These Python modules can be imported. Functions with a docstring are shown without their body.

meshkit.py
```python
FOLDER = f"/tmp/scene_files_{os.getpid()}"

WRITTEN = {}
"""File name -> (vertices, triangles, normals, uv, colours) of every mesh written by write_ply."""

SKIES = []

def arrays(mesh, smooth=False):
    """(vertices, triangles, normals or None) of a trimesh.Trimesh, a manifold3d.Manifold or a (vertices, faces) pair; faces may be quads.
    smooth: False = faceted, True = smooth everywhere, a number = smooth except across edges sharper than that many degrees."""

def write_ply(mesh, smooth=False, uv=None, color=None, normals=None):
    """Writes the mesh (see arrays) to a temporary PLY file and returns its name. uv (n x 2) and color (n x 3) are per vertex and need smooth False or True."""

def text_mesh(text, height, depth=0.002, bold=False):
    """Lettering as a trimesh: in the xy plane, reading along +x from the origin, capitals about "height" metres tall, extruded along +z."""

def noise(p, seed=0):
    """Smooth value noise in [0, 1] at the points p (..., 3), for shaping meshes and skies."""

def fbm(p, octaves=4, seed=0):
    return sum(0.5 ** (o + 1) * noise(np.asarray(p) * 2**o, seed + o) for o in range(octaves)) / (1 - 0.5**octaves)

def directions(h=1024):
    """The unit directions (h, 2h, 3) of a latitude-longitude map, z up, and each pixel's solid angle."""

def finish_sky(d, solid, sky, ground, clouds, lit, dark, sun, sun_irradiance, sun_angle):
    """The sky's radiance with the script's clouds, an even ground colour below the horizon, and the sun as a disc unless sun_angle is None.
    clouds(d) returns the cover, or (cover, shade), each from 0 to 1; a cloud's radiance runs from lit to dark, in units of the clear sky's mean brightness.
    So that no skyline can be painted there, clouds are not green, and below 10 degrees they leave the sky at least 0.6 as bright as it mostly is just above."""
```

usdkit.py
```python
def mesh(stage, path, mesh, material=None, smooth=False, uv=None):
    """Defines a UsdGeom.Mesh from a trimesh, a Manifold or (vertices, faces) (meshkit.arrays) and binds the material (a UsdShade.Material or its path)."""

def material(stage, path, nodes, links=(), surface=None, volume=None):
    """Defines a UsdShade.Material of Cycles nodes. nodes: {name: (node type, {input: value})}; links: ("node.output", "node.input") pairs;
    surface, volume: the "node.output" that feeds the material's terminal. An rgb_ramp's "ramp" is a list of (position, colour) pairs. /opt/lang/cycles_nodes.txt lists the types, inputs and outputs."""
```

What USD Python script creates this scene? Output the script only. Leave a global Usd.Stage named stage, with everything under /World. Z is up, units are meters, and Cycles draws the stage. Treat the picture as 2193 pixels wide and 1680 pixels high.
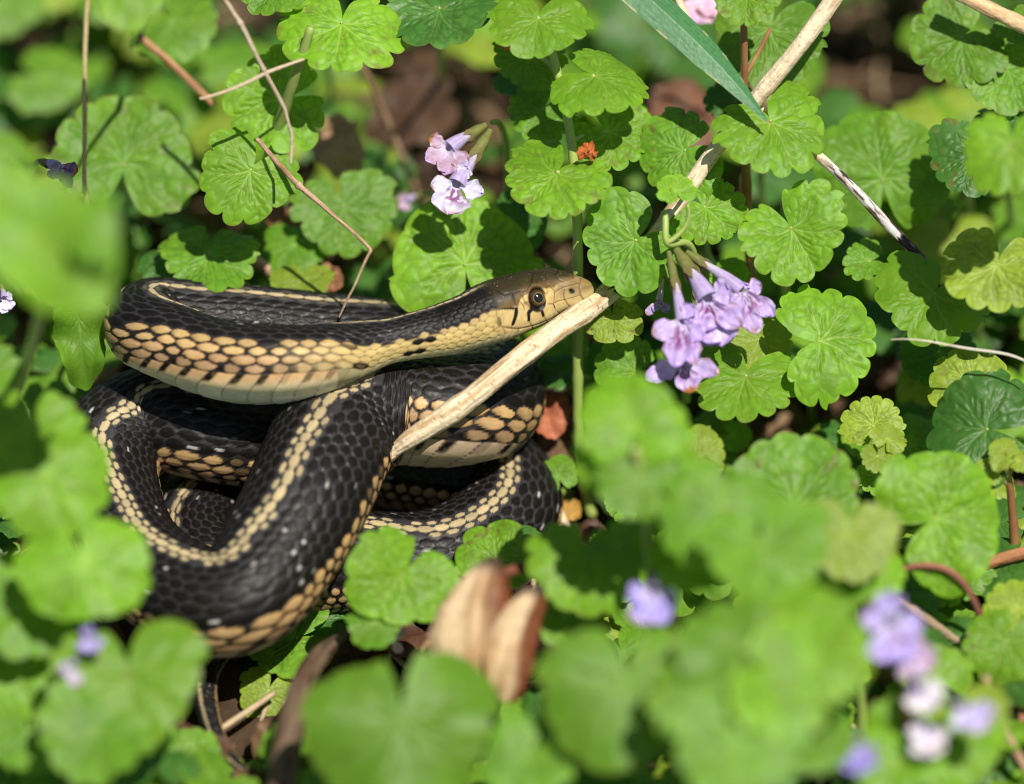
import math, random
import numpy as np
from scipy.interpolate import CubicSpline, PchipInterpolator
from pxr import Usd, UsdGeom, UsdLux, UsdShade, Gf, Sdf, Vt
import usdkit, meshkit

stage = Usd.Stage.CreateInMemory()
UsdGeom.SetStageUpAxis(stage, UsdGeom.Tokens.z)
UsdGeom.SetStageMetersPerUnit(stage, 1.0)
UsdGeom.Xform.Define(stage, '/World')
UsdGeom.Scope.Define(stage, '/World/Looks')

# ------------------------------------------------------------------ camera, sky, sun
TH = math.radians(38.0)                  # the camera looks down at 38 degrees
ST, CT = math.sin(TH), math.cos(TH)
DIST = 130.0                             # centimetres from the lens to the coils
RIGHT = np.array([1.0, 0, 0]); UPC = np.array([0, ST, CT]); TOC = np.array([0, -CT, ST])
AIM = UPC * 5.6                          # centimetres
cam = UsdGeom.Camera.Define(stage, '/World/camera')
cpos = (AIM + TOC * DIST) * 0.01
M = np.eye(4); M[0, :3] = RIGHT; M[1, :3] = UPC; M[2, :3] = TOC; M[3, :3] = cpos
cam.AddTransformOp().Set(Gf.Matrix4d(M.tolist()))
cam.CreateHorizontalApertureAttr(36.0)
cam.CreateVerticalApertureAttr(36.0 * 784 / 1024)
FOCAL = 36.0 * DIST / 21.93
cam.CreateFocalLengthAttr(FOCAL)
cam.CreateFStopAttr(FOCAL / 46.0)        # a lens opening of 46 mm
cam.CreateFocusDistanceAttr(1.300)
cam.CreateClippingRangeAttr(Gf.Vec2f(0.05, 1000))
cam.CreateExposureAttr(0.46)

SUN = 0.24 * RIGHT + 0.46 * UPC + 0.84 * TOC
SUN /= np.linalg.norm(SUN)
sun = UsdLux.DistantLight.Define(stage, '/World/sun')
sun.CreateIntensityAttr(1.25); sun.CreateAngleAttr(0.53); sun.CreateNormalizeAttr(True)
sun.CreateColorAttr(Gf.Vec3f(1.0, 0.95, 0.86))
zz = SUN; xx = np.cross([0, 0, 1.0], zz); xx /= np.linalg.norm(xx); yy = np.cross(zz, xx)
Ms = np.eye(4); Ms[0, :3] = xx; Ms[1, :3] = yy; Ms[2, :3] = zz
sun.AddTransformOp().Set(Gf.Matrix4d(Ms.tolist()))
sky_mat = usdkit.material(stage, '/World/Looks/sky', {
    's': ('sky_texture', {'sky_type': 'single_scattering', 'sun_disc': False, 'sun_elevation': math.asin(SUN[2]), 'sun_rotation': math.atan2(SUN[0], SUN[1])}),
    'b': ('background_shader', {'strength': 0.055})}, [('s.color', 'b.color')], surface='b.background')
dome = UsdLux.DomeLight.Define(stage, '/World/sky')
UsdShade.MaterialBindingAPI.Apply(dome.GetPrim()).Bind(sky_mat)
dome.GetPrim().SetCustomDataByKey('kind', 'structure')

# ------------------------------------------------------------------ helpers
# lengths in the builders are centimetres; points come from places (u, v) on the 2193 x 1680 photograph and a depth
def P(u, v, d):
    """The point seen at (u, v), d centimetres beyond the plane through the coils."""
    if d < -4:
        d = -4 + (d + 4) * 1.18
    k = (DIST + d) / DIST
    return RIGHT * ((u - 1096.5) / 100 * k) + UPC * (5.6 + (840 - v) / 100 * k) - TOC * d

def PZ(u, v, z):
    """The point seen at (u, v), z centimetres above the ground."""
    d = 0.0
    for _ in range(12):
        k = (DIST + d) / DIST
        d = ((5.6 + (840 - v) / 100 * k) * CT - z) / ST
    return P(u, v, d)

def C(x, y, z=0.0):
    return RIGHT * x + UPC * y + TOC * z

def unit(a):
    a = np.asarray(a, float)
    return a / (np.linalg.norm(a, axis=-1, keepdims=True) + 1e-12)

names = {}
def numbered(parent, name):
    k = names.get((parent, name), -1) + 1
    names[(parent, name)] = k
    return f'{parent}/{name}' if k == 0 else f'{parent}/{name}_{k:03d}'

def put(name, vf, mat, parent='/World', origin=None, mask=None, color=None):
    """Defines ONE smooth Mesh (centimetres in, metres out)."""
    v, f = vf
    v = np.asarray(v, float) * 0.01
    f = np.asarray(f, int)
    if origin is not None:
        v = v - np.asarray(origin) * 0.01
    if f.shape[1] == 4:
        a, b, c, d = v[f[:, 0]], v[f[:, 1]], v[f[:, 2]], v[f[:, 3]]
        fn = np.cross(c - a, d - b)
    else:
        a, b, c = v[f[:, 0]], v[f[:, 1]], v[f[:, 2]]
        fn = np.cross(b - a, c - a)
    n = np.zeros_like(v)
    for k in range(f.shape[1]):
        for ax in range(3):
            n[:, ax] += np.bincount(f[:, k], fn[:, ax], len(v))
    n = unit(n)
    path = numbered(parent, name)
    m = UsdGeom.Mesh.Define(stage, path)
    m.CreatePointsAttr(Vt.Vec3fArray.FromNumpy(v.astype(np.float32)))
    m.CreateFaceVertexCountsAttr(Vt.IntArray.FromNumpy(np.full(len(f), f.shape[1], np.int32)))
    m.CreateFaceVertexIndicesAttr(Vt.IntArray.FromNumpy(f.astype(np.int32).ravel()))
    m.CreateSubdivisionSchemeAttr('none')
    m.CreateNormalsAttr(Vt.Vec3fArray.FromNumpy(n.astype(np.float32))); m.SetNormalsInterpolation('vertex')
    api = UsdGeom.PrimvarsAPI(m)
    if mask is not None:
        api.CreatePrimvar('mask', Sdf.ValueTypeNames.Color3fArray, 'vertex').Set(Vt.Vec3fArray.FromNumpy(np.asarray(mask, np.float32)))
    if color is not None:
        api.CreatePrimvar('tint', Sdf.ValueTypeNames.Color3fArray, 'vertex').Set(Vt.Vec3fArray.FromNumpy(np.asarray(color, np.float32)))
    UsdShade.MaterialBindingAPI.Apply(m.GetPrim()).Bind(mat)
    return m.GetPrim()

def tag(prim, label=None, cat=None, group=None, kind=None):
    for k, t in (('label', label), ('category', cat), ('group', group), ('kind', kind)):
        if t:
            prim.SetCustomDataByKey(k, t)
    return prim

def thing(name, label, cat, base, group=None):
    path = numbered('/World', name)
    x = UsdGeom.Xform.Define(stage, path)
    x.AddTranslateOp().Set(Gf.Vec3d(*(np.asarray(base) * 0.01)))
    tag(x.GetPrim(), label, cat, group)
    return path

def join(parts):
    vs, fs, n = [], [], 0
    for v, f in parts:
        f = np.asarray(f)
        if f.shape[1] == 4:
            f = np.vstack([f[:, [0, 1, 2]], f[:, [0, 2, 3]]])
        vs.append(v); fs.append(f + n); n += len(v)
    return np.vstack(vs), np.vstack(fs)

def spline(pts, n):
    p = np.asarray(pts, float)
    if len(p) == 2:
        return p[0] + (p[1] - p[0]) * np.linspace(0, 1, n)[:, None]
    t = np.r_[0, np.cumsum(np.linalg.norm(np.diff(p, axis=0), axis=1) ** 0.7)]
    return CubicSpline(t, p)(np.linspace(0, t[-1], n))

def tube(pts, radii, n=24, sides=10, wob=0.0, seed=0, spl=True, ridge=0.0, cap=True):
    """A tapering round stem along the points; wob: unevenness, ridge: lengthwise ridges."""
    rng = np.random.default_rng(seed)
    p = spline(pts, n) if spl else np.asarray(pts, float)
    n = len(p)
    r = np.interp(np.linspace(0, 1, n), np.linspace(0, 1, len(np.atleast_1d(radii))), np.atleast_1d(radii))
    t = unit(np.gradient(p, axis=0))
    a = np.zeros_like(p)
    ref = np.array([0, 0, 1.0]) if abs(t[0][2]) < 0.9 else np.array([1.0, 0, 0])
    a[0] = unit(ref - t[0] * (ref @ t[0]))
    for i in range(1, n):
        q = a[i - 1] - t[i] * (a[i - 1] @ t[i]); a[i] = unit(q)
    b = np.cross(t, a)
    ang = np.arange(sides) * 2 * np.pi / sides
    rr = r[:, None] * np.ones(sides)
    if wob:
        rr = rr * (1 + wob * (rng.standard_normal((n, 1)) * 0.5 + rng.standard_normal((n, sides)) * 0.5))
    if ridge:
        rr = rr * (1 + ridge * rng.standard_normal((1, sides)))
    v = p[:, None] + rr[..., None] * (np.cos(ang)[None, :, None] * a[:, None] + np.sin(ang)[None, :, None] * b[:, None])
    i, j = np.meshgrid(np.arange(n - 1), np.arange(sides), indexing='ij')
    f = np.stack([i * sides + j, i * sides + (j + 1) % sides, (i + 1) * sides + (j + 1) % sides, (i + 1) * sides + j], -1).reshape(-1, 4)
    v = v.reshape(-1, 3)
    f = np.vstack([f[:, [0, 1, 2]], f[:, [0, 2, 3]]])
    if cap:
        k = len(v)
        v = np.vstack([v, p[0] - t[0] * r[0] * 0.25, p[-1] + t[-1] * r[-1] * 0.25])
        js = np.arange(sides)
        f = np.vstack([f, np.c_[np.full(sides, k), (js + 1) % sides, js], np.c_[np.full(sides, k + 1), (n - 1) * sides + js, (n - 1) * sides + (js + 1) % sides]])
    return v, f

def mat(name, nodes, links, surface):
    return usdkit.material(stage, '/World/Looks/' + name, nodes, links, surface=surface)

def sstep(a, b, x):
    t = np.clip((x - a) / (b - a), 0, 1)
    return t * t * (3 - 2 * t)
# ------------------------------------------------------------------ the ground
gm = mat('soil', {'g': ('geometry', {}), 'n': ('noise_texture', {'scale': 60.0, 'detail': 6.0, 'roughness': .65}), 'r': ('rgb_ramp', {'ramp': [(.3, (.012, .008, .005)), (.5, (.040, .024, .013)), (.7, (.085, .050, .028))]}),
    'b': ('bump', {'strength': .8, 'distance': .004}), 'p': ('principled_bsdf', {'roughness': .9, 'specular_ior_level': .2})},
    [('g.position', 'n.vector'), ('n.fac', 'r.fac'), ('r.color', 'p.base_color'), ('n.fac', 'b.height'), ('b.normal', 'p.normal')], 'p.BSDF')
q = np.linspace(-1, 1, 161); q = np.sign(q) * (np.abs(q) * 30 + 3000 * np.maximum(np.abs(q) - .75, 0) ** 3 * 64)
GX, GY = np.meshgrid(q, q + 6, indexing='ij')
GZ = -.25 + .5 * (meshkit.fbm(np.stack([GX * .45, GY * .45, 0 * GX], -1), 4, 3) - .5) * (np.abs(GX) < 60)
i, j = np.meshgrid(np.arange(160), np.arange(160), indexing='ij')
f = np.stack([i * 161 + j, (i + 1) * 161 + j, (i + 1) * 161 + j + 1, i * 161 + j + 1], -1).reshape(-1, 4)
tag(put('ground', (np.stack([GX, GY, GZ], -1).reshape(-1, 3), f), gm), kind='structure')
# ------------------------------------------------------------------ the snake
skin_mat = mat('snake_skin', {
    'c': ('attribute', {'attribute': 'tint'}), 'g': ('geometry', {}),
    'n': ('noise_texture', {'scale': 900.0, 'detail': 3.0}), 'rr': ('map_range', {'from_min': 0.3, 'from_max': 0.7, 'to_min': 0.36, 'to_max': 0.62}),
    'hv': ('hsv', {}), 'vv': ('map_range', {'from_min': 0.3, 'from_max': 0.7, 'to_min': 0.88, 'to_max': 1.12}), 'n2': ('noise_texture', {'scale': 420.0, 'detail': 4.0}),
    'b': ('bump', {'strength': 0.12, 'distance': 0.0004}),
    'p': ('principled_bsdf', {'specular_ior_level': 0.19, 'roughness': 0.42})},
    [('g.position', 'n.vector'), ('g.position', 'n2.vector'), ('n.fac', 'rr.value'), ('n2.fac', 'vv.value'), ('vv.result', 'hv.value'), ('c.color', 'hv.color'), ('hv.color', 'p.base_color'),
     ('rr.result', 'p.roughness'), ('n.fac', 'b.height'), ('b.normal', 'p.normal')], 'p.BSDF')

# u, v, height, radius, and where the pale stripe runs (u, v); fa 0 = stripe on the side towards the lens, 1 = on the far side
PATH = [
    (1268, 612, 6.05, .12, 1266, 560, 0), (1233, 624, 6.0, .4, 1228, 560, 0), (1186, 628, 5.95, .6, 1180, 568, 0), (1123, 646, 5.9, .65, 1112, 583, 0), (1061, 667, 5.85, .66, 1048, 605, 0),
    (998, 692, 5.75, .62, 984, 636, 0), (951, 707, 5.65, .57, 938, 655, 0), (904, 718, 5.6, .53, 894, 668, 0), (842, 731, 5.55, .50, 836, 684, 0), (779, 746, 5.5, .60, 778, 688, 0),
    (700, 771, 5.45, .77, 703, 696, 1), (600, 785, 5.4, .87, 602, 702, 1), (490, 780, 5.35, .90, 494, 694, 1), (390, 750, 5.3, .90, 398, 662, 1),
    (320, 712, 5.2, .88, 330, 626, 0), (330, 682, 4.9, .86, 345, 612, 0), (420, 686, 4.75, .84, 425, 618, 0), (520, 696, 4.6, .85, 520, 624, 0), (660, 712, 4.4, .88, 660, 638, 0), (800, 735, 4.0, .95, 800, 648, 0),
    (900, 762, 3.3, 1.05, 900, 665, 0), (985, 790, 2.95, 1.15, 985, 676, 1), (1034, 830, 3.0, 1.25, 1040, 706, 1), (1020, 872, 3.3, 1.28, 1050, 742, 1), (960, 890, 3.5, 1.3, 966, 758, 1),
    (860, 885, 3.6, 1.3, 846, 757, 1), (785, 893, 3.7, 1.3, 768, 815, 0), (735, 922, 3.7, 1.3, 706, 872, 0), (704, 965, 3.65, 1.3, 672, 940, 0), (680, 1020, 3.5, 1.3, 640, 1010, 0), (648, 1090, 3.3, 1.28, 602, 1080, 0), (592, 1190, 2.85, 1.26, 546, 1136, 0), (500, 1290, 2.4, 1.17, 488, 1190, 0),
    (375, 1262, 2.25, 1.11, 404, 1194, 0), (274, 1168, 2.3, 1.04, 300, 1130, 0), (236, 1050, 2.5, 1.02, 240, 1020, 0), (246, 950, 2.7, 1.16, 238, 925, 0), (310, 905, 2.85, 1.14, 305, 850, 0),
    (420, 920, 2.9, 1.08, 425, 830, 0), (560, 942, 2.5, 1.1, 565, 850, 0), (700, 960, 1.9, 1.1, 700, 870, 0), (850, 985, 1.5, 1.1, 850, 895, 0), (980, 1005, 1.25, 1.1, 985, 915, 0), (1070, 1030, 1.15, 1.1, 1090, 960, 0),
    (1092, 1085, 1.1, 1.1, 1088, 1040, 0), (1030, 1160, 1.1, 1.1, 1010, 1110, 0), (900, 1208, 1.1, 1.1, 900, 1132, 0), (760, 1205, 1.1, 1.08, 765, 1115, 0), (630, 1225, 1.0, 1.02, 625, 1140, 0), (520, 1240, .98, 1.0, 490, 1180, 0), (440, 1195, .95, .98, 402, 1170, 0),
    (418, 1125, .95, .95, 398, 1118, 0), (452, 1065, .93, .92, 430, 1048, 0), (525, 1035, .88, .88, 512, 1010, 0), (610, 1060, .8, .8, 610, 1010, 0), (660, 1140, .7, .7, 655, 1110, 0), (600, 1260, .55, .5, 590, 1245, 0),
    (490, 1360, .5, .36, 485, 1350, 0), (442, 1440, .45, .28, 436, 1440, 0), (446, 1530, .4, .23, 441, 1530, 0), (474, 1600, .35, .18, 470, 1600, 0), (526, 1652, .3, .09, 524, 1650, 0)]
HEADL = 2.75
def build_path():
    c, dv, r = [], [], []
    for (u, v, z, rad, su, sv, fa) in PATH:
        p = PZ(u, v, z)
        off = np.array([su - u, v - sv]) / 100
        m = np.linalg.norm(off)
        lim = rad * 0.996
        if m > lim:
            off *= lim / m; m = lim
        dep = math.sqrt(max(rad * rad - m * m, 0)) * (-1 if fa else 1)
        c.append(p); dv.append(unit(C(off[0], off[1], dep))); r.append(rad)
    return np.array(c), np.array(dv), np.array(r)
c0, d0, r0 = build_path()
t0 = np.r_[0, np.cumsum(np.linalg.norm(np.diff(c0, axis=0), axis=1))]
cs = CubicSpline(t0, c0)
tf = np.linspace(0, t0[-1], 20001)
cf = cs(tf)
sf = np.r_[0, np.cumsum(np.linalg.norm(np.diff(cf, axis=0), axis=1))]
LEN = sf[-1]
sh = np.arange(0, 3.2, 0.014)
ss = np.r_[sh[:3] * 0.35, sh[2:], np.arange(3.2, LEN, 0.031)]
ss = np.unique(ss)
tt = np.interp(ss, sf, tf)
cen = cs(tt)
dor = PchipInterpolator(t0, d0)(tt)
rad = PchipInterpolator(t0, r0)(tt)
tan = unit(np.gradient(cen, axis=0))
dor = unit(dor - tan * (dor * tan).sum(1, keepdims=True))
# even the twist out
for _ in range(30):
    dor[1:-1] = 0.25 * dor[:-2] + 0.5 * dor[1:-1] + 0.25 * dor[2:]
    dor = unit(dor - tan * (dor * tan).sum(1, keepdims=True))
lat = np.cross(dor, tan)                 # towards the lens along the head
NP = 208
phi = (np.arange(NP) / NP * 2 - 1) * np.pi
S, PH = np.meshgrid(ss, phi, indexing='ij')
AP = np.abs(PH)
R = np.repeat(rad[:, None], NP, 1)
# head outline: half width, height above and below the axis
hx = np.array([0, .03, .10, .22, .40, .65, .95, 1.3, 1.7, 2.1, 2.5, 2.9, 3.4])
fx = lambda y: PchipInterpolator(hx, y)(np.clip(ss, 0, 3.4))
hw = fx([.02, .11, .20, .28, .35, .42, .50, .57, .64, .67, .62, .56, .53])
ht = fx([.02, .12, .21, .29, .37, .47, .56, .61, .64, .66, .64, .59, .53])
hb = fx([.02, .10, .18, .25, .33, .42, .53, .60, .63, .65, .62, .58, .53])
k = sstep(2.7, 3.4, ss)
hw, ht, hb = hw * (1 - k) + rad * k, ht * (1 - k) + rad * k, hb * (1 - k) + rad * k * 0.97
hw = np.where(ss > 3.4, rad * 1.03, hw); ht = np.where(ss > 3.4, rad * 0.99, ht); hb = np.where(ss > 3.4, rad * 0.95, hb)
nexp = 2 - 0.42 * sstep(0.1, .5, ss) * (1 - sstep(2.2, 3.2, ss))      # the head is boxier than the body
e = (nexp / 2)[:, None] ** 1.0
cx = np.sign(np.sin(PH)) * np.abs(np.sin(PH)) ** e
cy = np.sign(np.cos(PH)) * np.abs(np.cos(PH)) ** e
bell = 1 - 0.10 * sstep(2.3, 2.9, AP) * sstep(3.2, 5, S)
yy_ = np.where(cy > 0, ht[:, None], hb[:, None]) * cy * bell
xx_ = hw[:, None] * cx
base = cen[:, None] + dor[:, None] * yy_[..., None] + lat[:, None] * xx_[..., None]

# ---- scales: 19 rows above, broad plates below
hashf = lambda a, b, s=0: (np.sin(a * 127.1 + b * 311.7 + s * 74.7) * 43758.5453) % 1.0
el = np.interp(ss, [0, 2.4, 3.5, 5, 8, 17, 22, LEN], [.16, .18, .22, .31, .46, .38, .335, .33])
el = np.where(ss > 60, np.maximum(el * (rad / 1.1), .08), el)
KK = np.r_[0, np.cumsum(np.diff(ss) / ((el[1:] + el[:-1]) / 2))][:, None]
DL = math.radians(13.3)
RHO = PH / DL + 1.5 * np.tanh(PH / DL / 3)        # the rows along the back are narrower
PV = 9.0 * DL
best = np.full(S.shape, 9.0); bi = np.zeros(S.shape); bk = np.zeros(S.shape); bda = np.zeros(S.shape); bdb = np.zeros(S.shape)
wig = 0.20 * (meshkit.noise(np.stack([S * 3, PH * 3, S * 0], -1), 5) - 0.5)
for di in (-1, 0, 1):
    i = np.clip(np.round(RHO) + di, -10, 10)
    odd = (np.abs(i) % 2) * 0.5
    for dk in (0, 1):
        kc = np.floor(KK - odd) + dk + odd
        da, db = KK - kc + wig, RHO - i
        q = np.sqrt((da / .60) ** 2 + (db / .66) ** 2 + 0.35 * np.abs(da * db) / .4)
        m = q < best
        best = np.where(m, q, best); bi = np.where(m, i, bi); bk = np.where(m, kc, bk); bda = np.where(m, da, bda); bdb = np.where(m, db, bdb)
ven = AP > PV
edge = np.clip((AP - PV) / (np.pi - PV), 0, 1)
kv = KK + 0.75 * (1 - edge) ** 2
vda = kv - np.round(kv)
vid = np.round(kv)
ai = np.abs(bi)
H = hashf(bi, bk); H2 = hashf(bi, bk, 3)
# ---- relief
relief = 0.020 * (1 - sstep(.70, .98, best)) * (1 + 0.9 * bda) + np.where(ai < 10, 0.009, 0.001) * np.exp(-(bdb / .09) ** 2) * (1 - sstep(.6, .8, best))
vrel = 0.022 * (vda + 0.5) * (1 - sstep(.46, .5, np.abs(vda)))
relief = np.where(ven, vrel, relief) * np.minimum(R, 1.0)
# ---- colours
def mixc(a, b, w):
    return np.asarray(a) * (1 - w[..., None]) + np.asarray(b) * w[..., None]
full = lambda c: np.broadcast_to(np.asarray(c, float), S.shape + (3,)).copy()
BLACK, SKIN, CREAM, TAN, ROSE, PALE, YEL = (.0050, .0038, .0032), (.026, .024, .026), (.355, .28, .155), (.40, .262, .118), (.29, .185, .10), (.51, .44, .26), (.45, .335, .13)
fore = 1 - sstep(17, 22, S)               # the fore body is paler than the rest
neck = 1 - sstep(4.6, 7.5, S)             # neck: yellow sides, no dark gaps
core = (1 - sstep(.76, .86, best))
near = lambda n, a: (np.abs(n - a) < .5)
col = mixc(full(SKIN), full(BLACK), core * (ai >= 2))
col = mixc(col, full((.010, .009, .010)), (ai > 6.5) * (1 - core) * .8)
bright = 0.82 + 0.36 * H
# stripe
w0 = 1 - sstep(.82, .92, best)
stripe1 = np.where(H2 < 0.9, 1.0, 0.0) * (1 - sstep(.50, .62, np.sqrt((bda / .62) ** 2 + ((ai > 0) * (np.abs(RHO) - .95) / .50) ** 2)))
one = near(ai, 1) * stripe1 * (1 - 0.85 * fore)
col = mixc(col, full(CREAM) * bright[..., None], near(ai, 0) * w0 * np.where(fore > .5, 1 - sstep(.58, .70, np.abs(RHO)), 1.0))
col = mixc(col, full(CREAM) * bright[..., None] * .93, one)
# white flecks at the root of some flank scales
fleck = (H > .85) * (ai >= 3) * (ai <= 7) * (1 - sstep(.07, .15, np.abs(bdb + (H2 - .5) * .5))) * sstep(-.60, -.50, bda) * (1 - sstep(-.25, -.12, bda)) * (1 - neck)
col = mixc(col, full((.42, .41, .38)), fleck * (.35 + .65 * H2))
# flank rows
tl = mixc(full(TAN), full(ROSE), sstep(8.4, 9.8, ai)) * bright[..., None]
tl = mixc(tl, full((.445, .315, .135)), fore * (ai < 8.5) * .75)
rag = best + .16 * (meshkit.noise(np.stack([S * 14, PH * 14, S * 0 + 3], -1), 9) - .5)
tl = tl * (1 - .30 * sstep(.0, .45, bda) + .12 * sstep(.1, .5, -bda))[..., None]
tl = mixc(tl, tl * np.array([1.04, .88, .74]), sstep(.42, .66, best) * .7)
lo = 7.5 - 1.0 * fore * (H2 > .35)
tl_on = (ai > lo) * (1 - sstep(.64, .74, rag - .26 * (H2 - .5))) * np.where(ai < 7.5, .8, 1.0) * (1 - .8 * (H > .93) * (1 - fore))
tl_on = tl_on * (1 - np.where((ai > 9.5) * (H < .6), sstep(.15, .30, bda) * (1 - neck), 0))
col = mixc(col, tl, tl_on)
# neck
nk = sstep(math.radians(72), math.radians(78), AP + .12 * (H - .5)) * neck
yel = mixc(full(YEL), full((.48, .42, .20)), sstep(1.7, 2.4, AP)) * (0.9 + .2 * H)[..., None]
yel = mixc(yel, full((.20, .13, .05)), sstep(.80, .98, best))
blot = (H > .93) * (ai >= 7) * sstep(3.0, 3.4, S) * (1 - sstep(.85, .95, best))
yel = mixc(yel, full(BLACK), blot)
yel = mixc(yel, mixc(full((.50, .44, .225)), full((.30, .22, .10)), sstep(.44, .49, np.abs(vda))), ven * 1.0)
col = mixc(col, yel, nk)
# belly plates
vc = mixc(full(PALE), full((.44, .33, .22)), 1 - sstep(.0, .5, edge))
vc = mixc(vc, mixc(full((.50, .31, .15)), full((.66, .60, .38)), sstep(.05, .55, edge)), fore)
vc = mixc(vc, full((.42, .30, .20)), (1 - fore) * .75)
vc = vc * (.9 + .2 * hashf(vid, 7))[..., None]
spot = (1 - sstep(.16, .30, np.abs(edge - .03))) * (sstep(.10, .24, vda) + (1 - sstep(-.5, -.42, vda)) * .6) * (1 - .6 * (hashf(vid, 2) > .7))
spot = np.clip(spot + .35 * (meshkit.noise(np.stack([S * 18, PH * 18, S * 0 + 8], -1), 2) - .5) * (spot > .05), 0, 1)
vc = mixc(vc, full(BLACK), np.clip(spot, 0, 1) * (1 - neck))
vc = mixc(vc, full((.05, .04, .035)), sstep(.455, .49, np.abs(vda)) * (1 - .5 * edge) * (1 - .6 * neck))
col = np.where((ven * (1 - neck) > .5)[..., None], vc, col)

# ---- head
U2 = 0.2006 * 0.8566
def side(x, y):
    """A place on the enlarged side view of the head -> place on the photograph."""
    return (1120 + x * .2006) * .8566, (640 + y * .2006) * .8566
hsel = np.where(ss < 3.6)[0]
bh = base[hsel]
ku = DIST / (DIST - (bh - AIM) @ TOC)
bu = 1096.5 + (bh @ RIGHT) * 100 * ku
bv = 840 - ((bh - AIM) @ UPC) * 100 * ku
fac = (PH[hsel] > 0.35) & (PH[hsel] < 2.75)
def locate(x, y):
    u, v = side(x, y)
    q = (bu - u) ** 2 + (bv - v) ** 2 + (~fac) * 1e6
    i, j = np.unravel_index(np.argmin(q), q.shape)
    return ss[hsel[i]], phi[j], hsel[i], j
Sh, Ah = S[hsel], AP[hsel]
HR = 0.60
def line_dist(pts):
    q = [locate(*p)[:2] for p in pts]
    out = np.full(Sh.shape, 9.0)
    for (s1, a1), (s2, a2) in zip(q[:-1], q[1:]):
        px, py, dx, dy = Sh - s1, (Ah - a1) * HR, s2 - s1, (a2 - a1) * HR
        t = np.clip((px * dx + py * dy) / (dx * dx + dy * dy + 1e-9), 0, 1)
        out = np.minimum(out, np.hypot(px - t * dx, py - t * dy))
    return out
capline = [(1700, 270), (1600, 290), (1480, 315), (1330, 385), (1240, 410), (1100, 420), (990, 480), (900, 540), (870, 640), (690, 655), (500, 690), (390, 660), (330, 610), (290, 680), (200, 780), (60, 830), (-60, 840)]
q = np.array([locate(*p)[:2] for p in capline]); q = q[np.argsort(q[:, 0])]
capphi = np.interp(ss[hsel], q[:, 0], q[:, 1])[:, None]
hc = np.broadcast_to(np.array([.46, .335, .14]), Sh.shape + (3,)).copy()
hc = mixc(hc, np.broadcast_to(np.array([.48, .40, .185]), hc.shape), sstep(1.9, 2.4, Ah))
hc = mixc(hc, np.broadcast_to(np.array([.13, .082, .03]), hc.shape), (1 - sstep(.5, 1.2, Sh)) * (1 - sstep(1.3, 2.0, Ah)) * .85)
capw = 1 - sstep(-.03, .03, Ah - capphi - .06 * (meshkit.noise(np.stack([Sh * 16, Ah * 14, Sh * 0], -1), 4) - .5))
brown = sstep(.35, .02, capphi - Ah) if False else 1 - sstep(.02, .42, capphi - Ah)
cc = mixc(np.broadcast_to(np.array([.028, .020, .008]), hc.shape), np.broadcast_to(np.array([.125, .076, .026]), hc.shape), brown * (1 - sstep(2.2, 2.4, Sh)))
cc = mixc(cc, np.broadcast_to(np.array([.26, .17, .07]), hc.shape), (1 - sstep(.12, .55, Sh)))
cc = mixc(cc, np.broadcast_to(np.array(BLACK), hc.shape), sstep(2.25, 2.5, Sh))
hc = mixc(hc, cc, capw)
mouth = [(1810, 500), (1740, 560), (1660, 603), (1540, 668), (1400, 735), (1220, 815), (1040, 880), (890, 912), (780, 905), (640, 885), (570, 925)]
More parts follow.
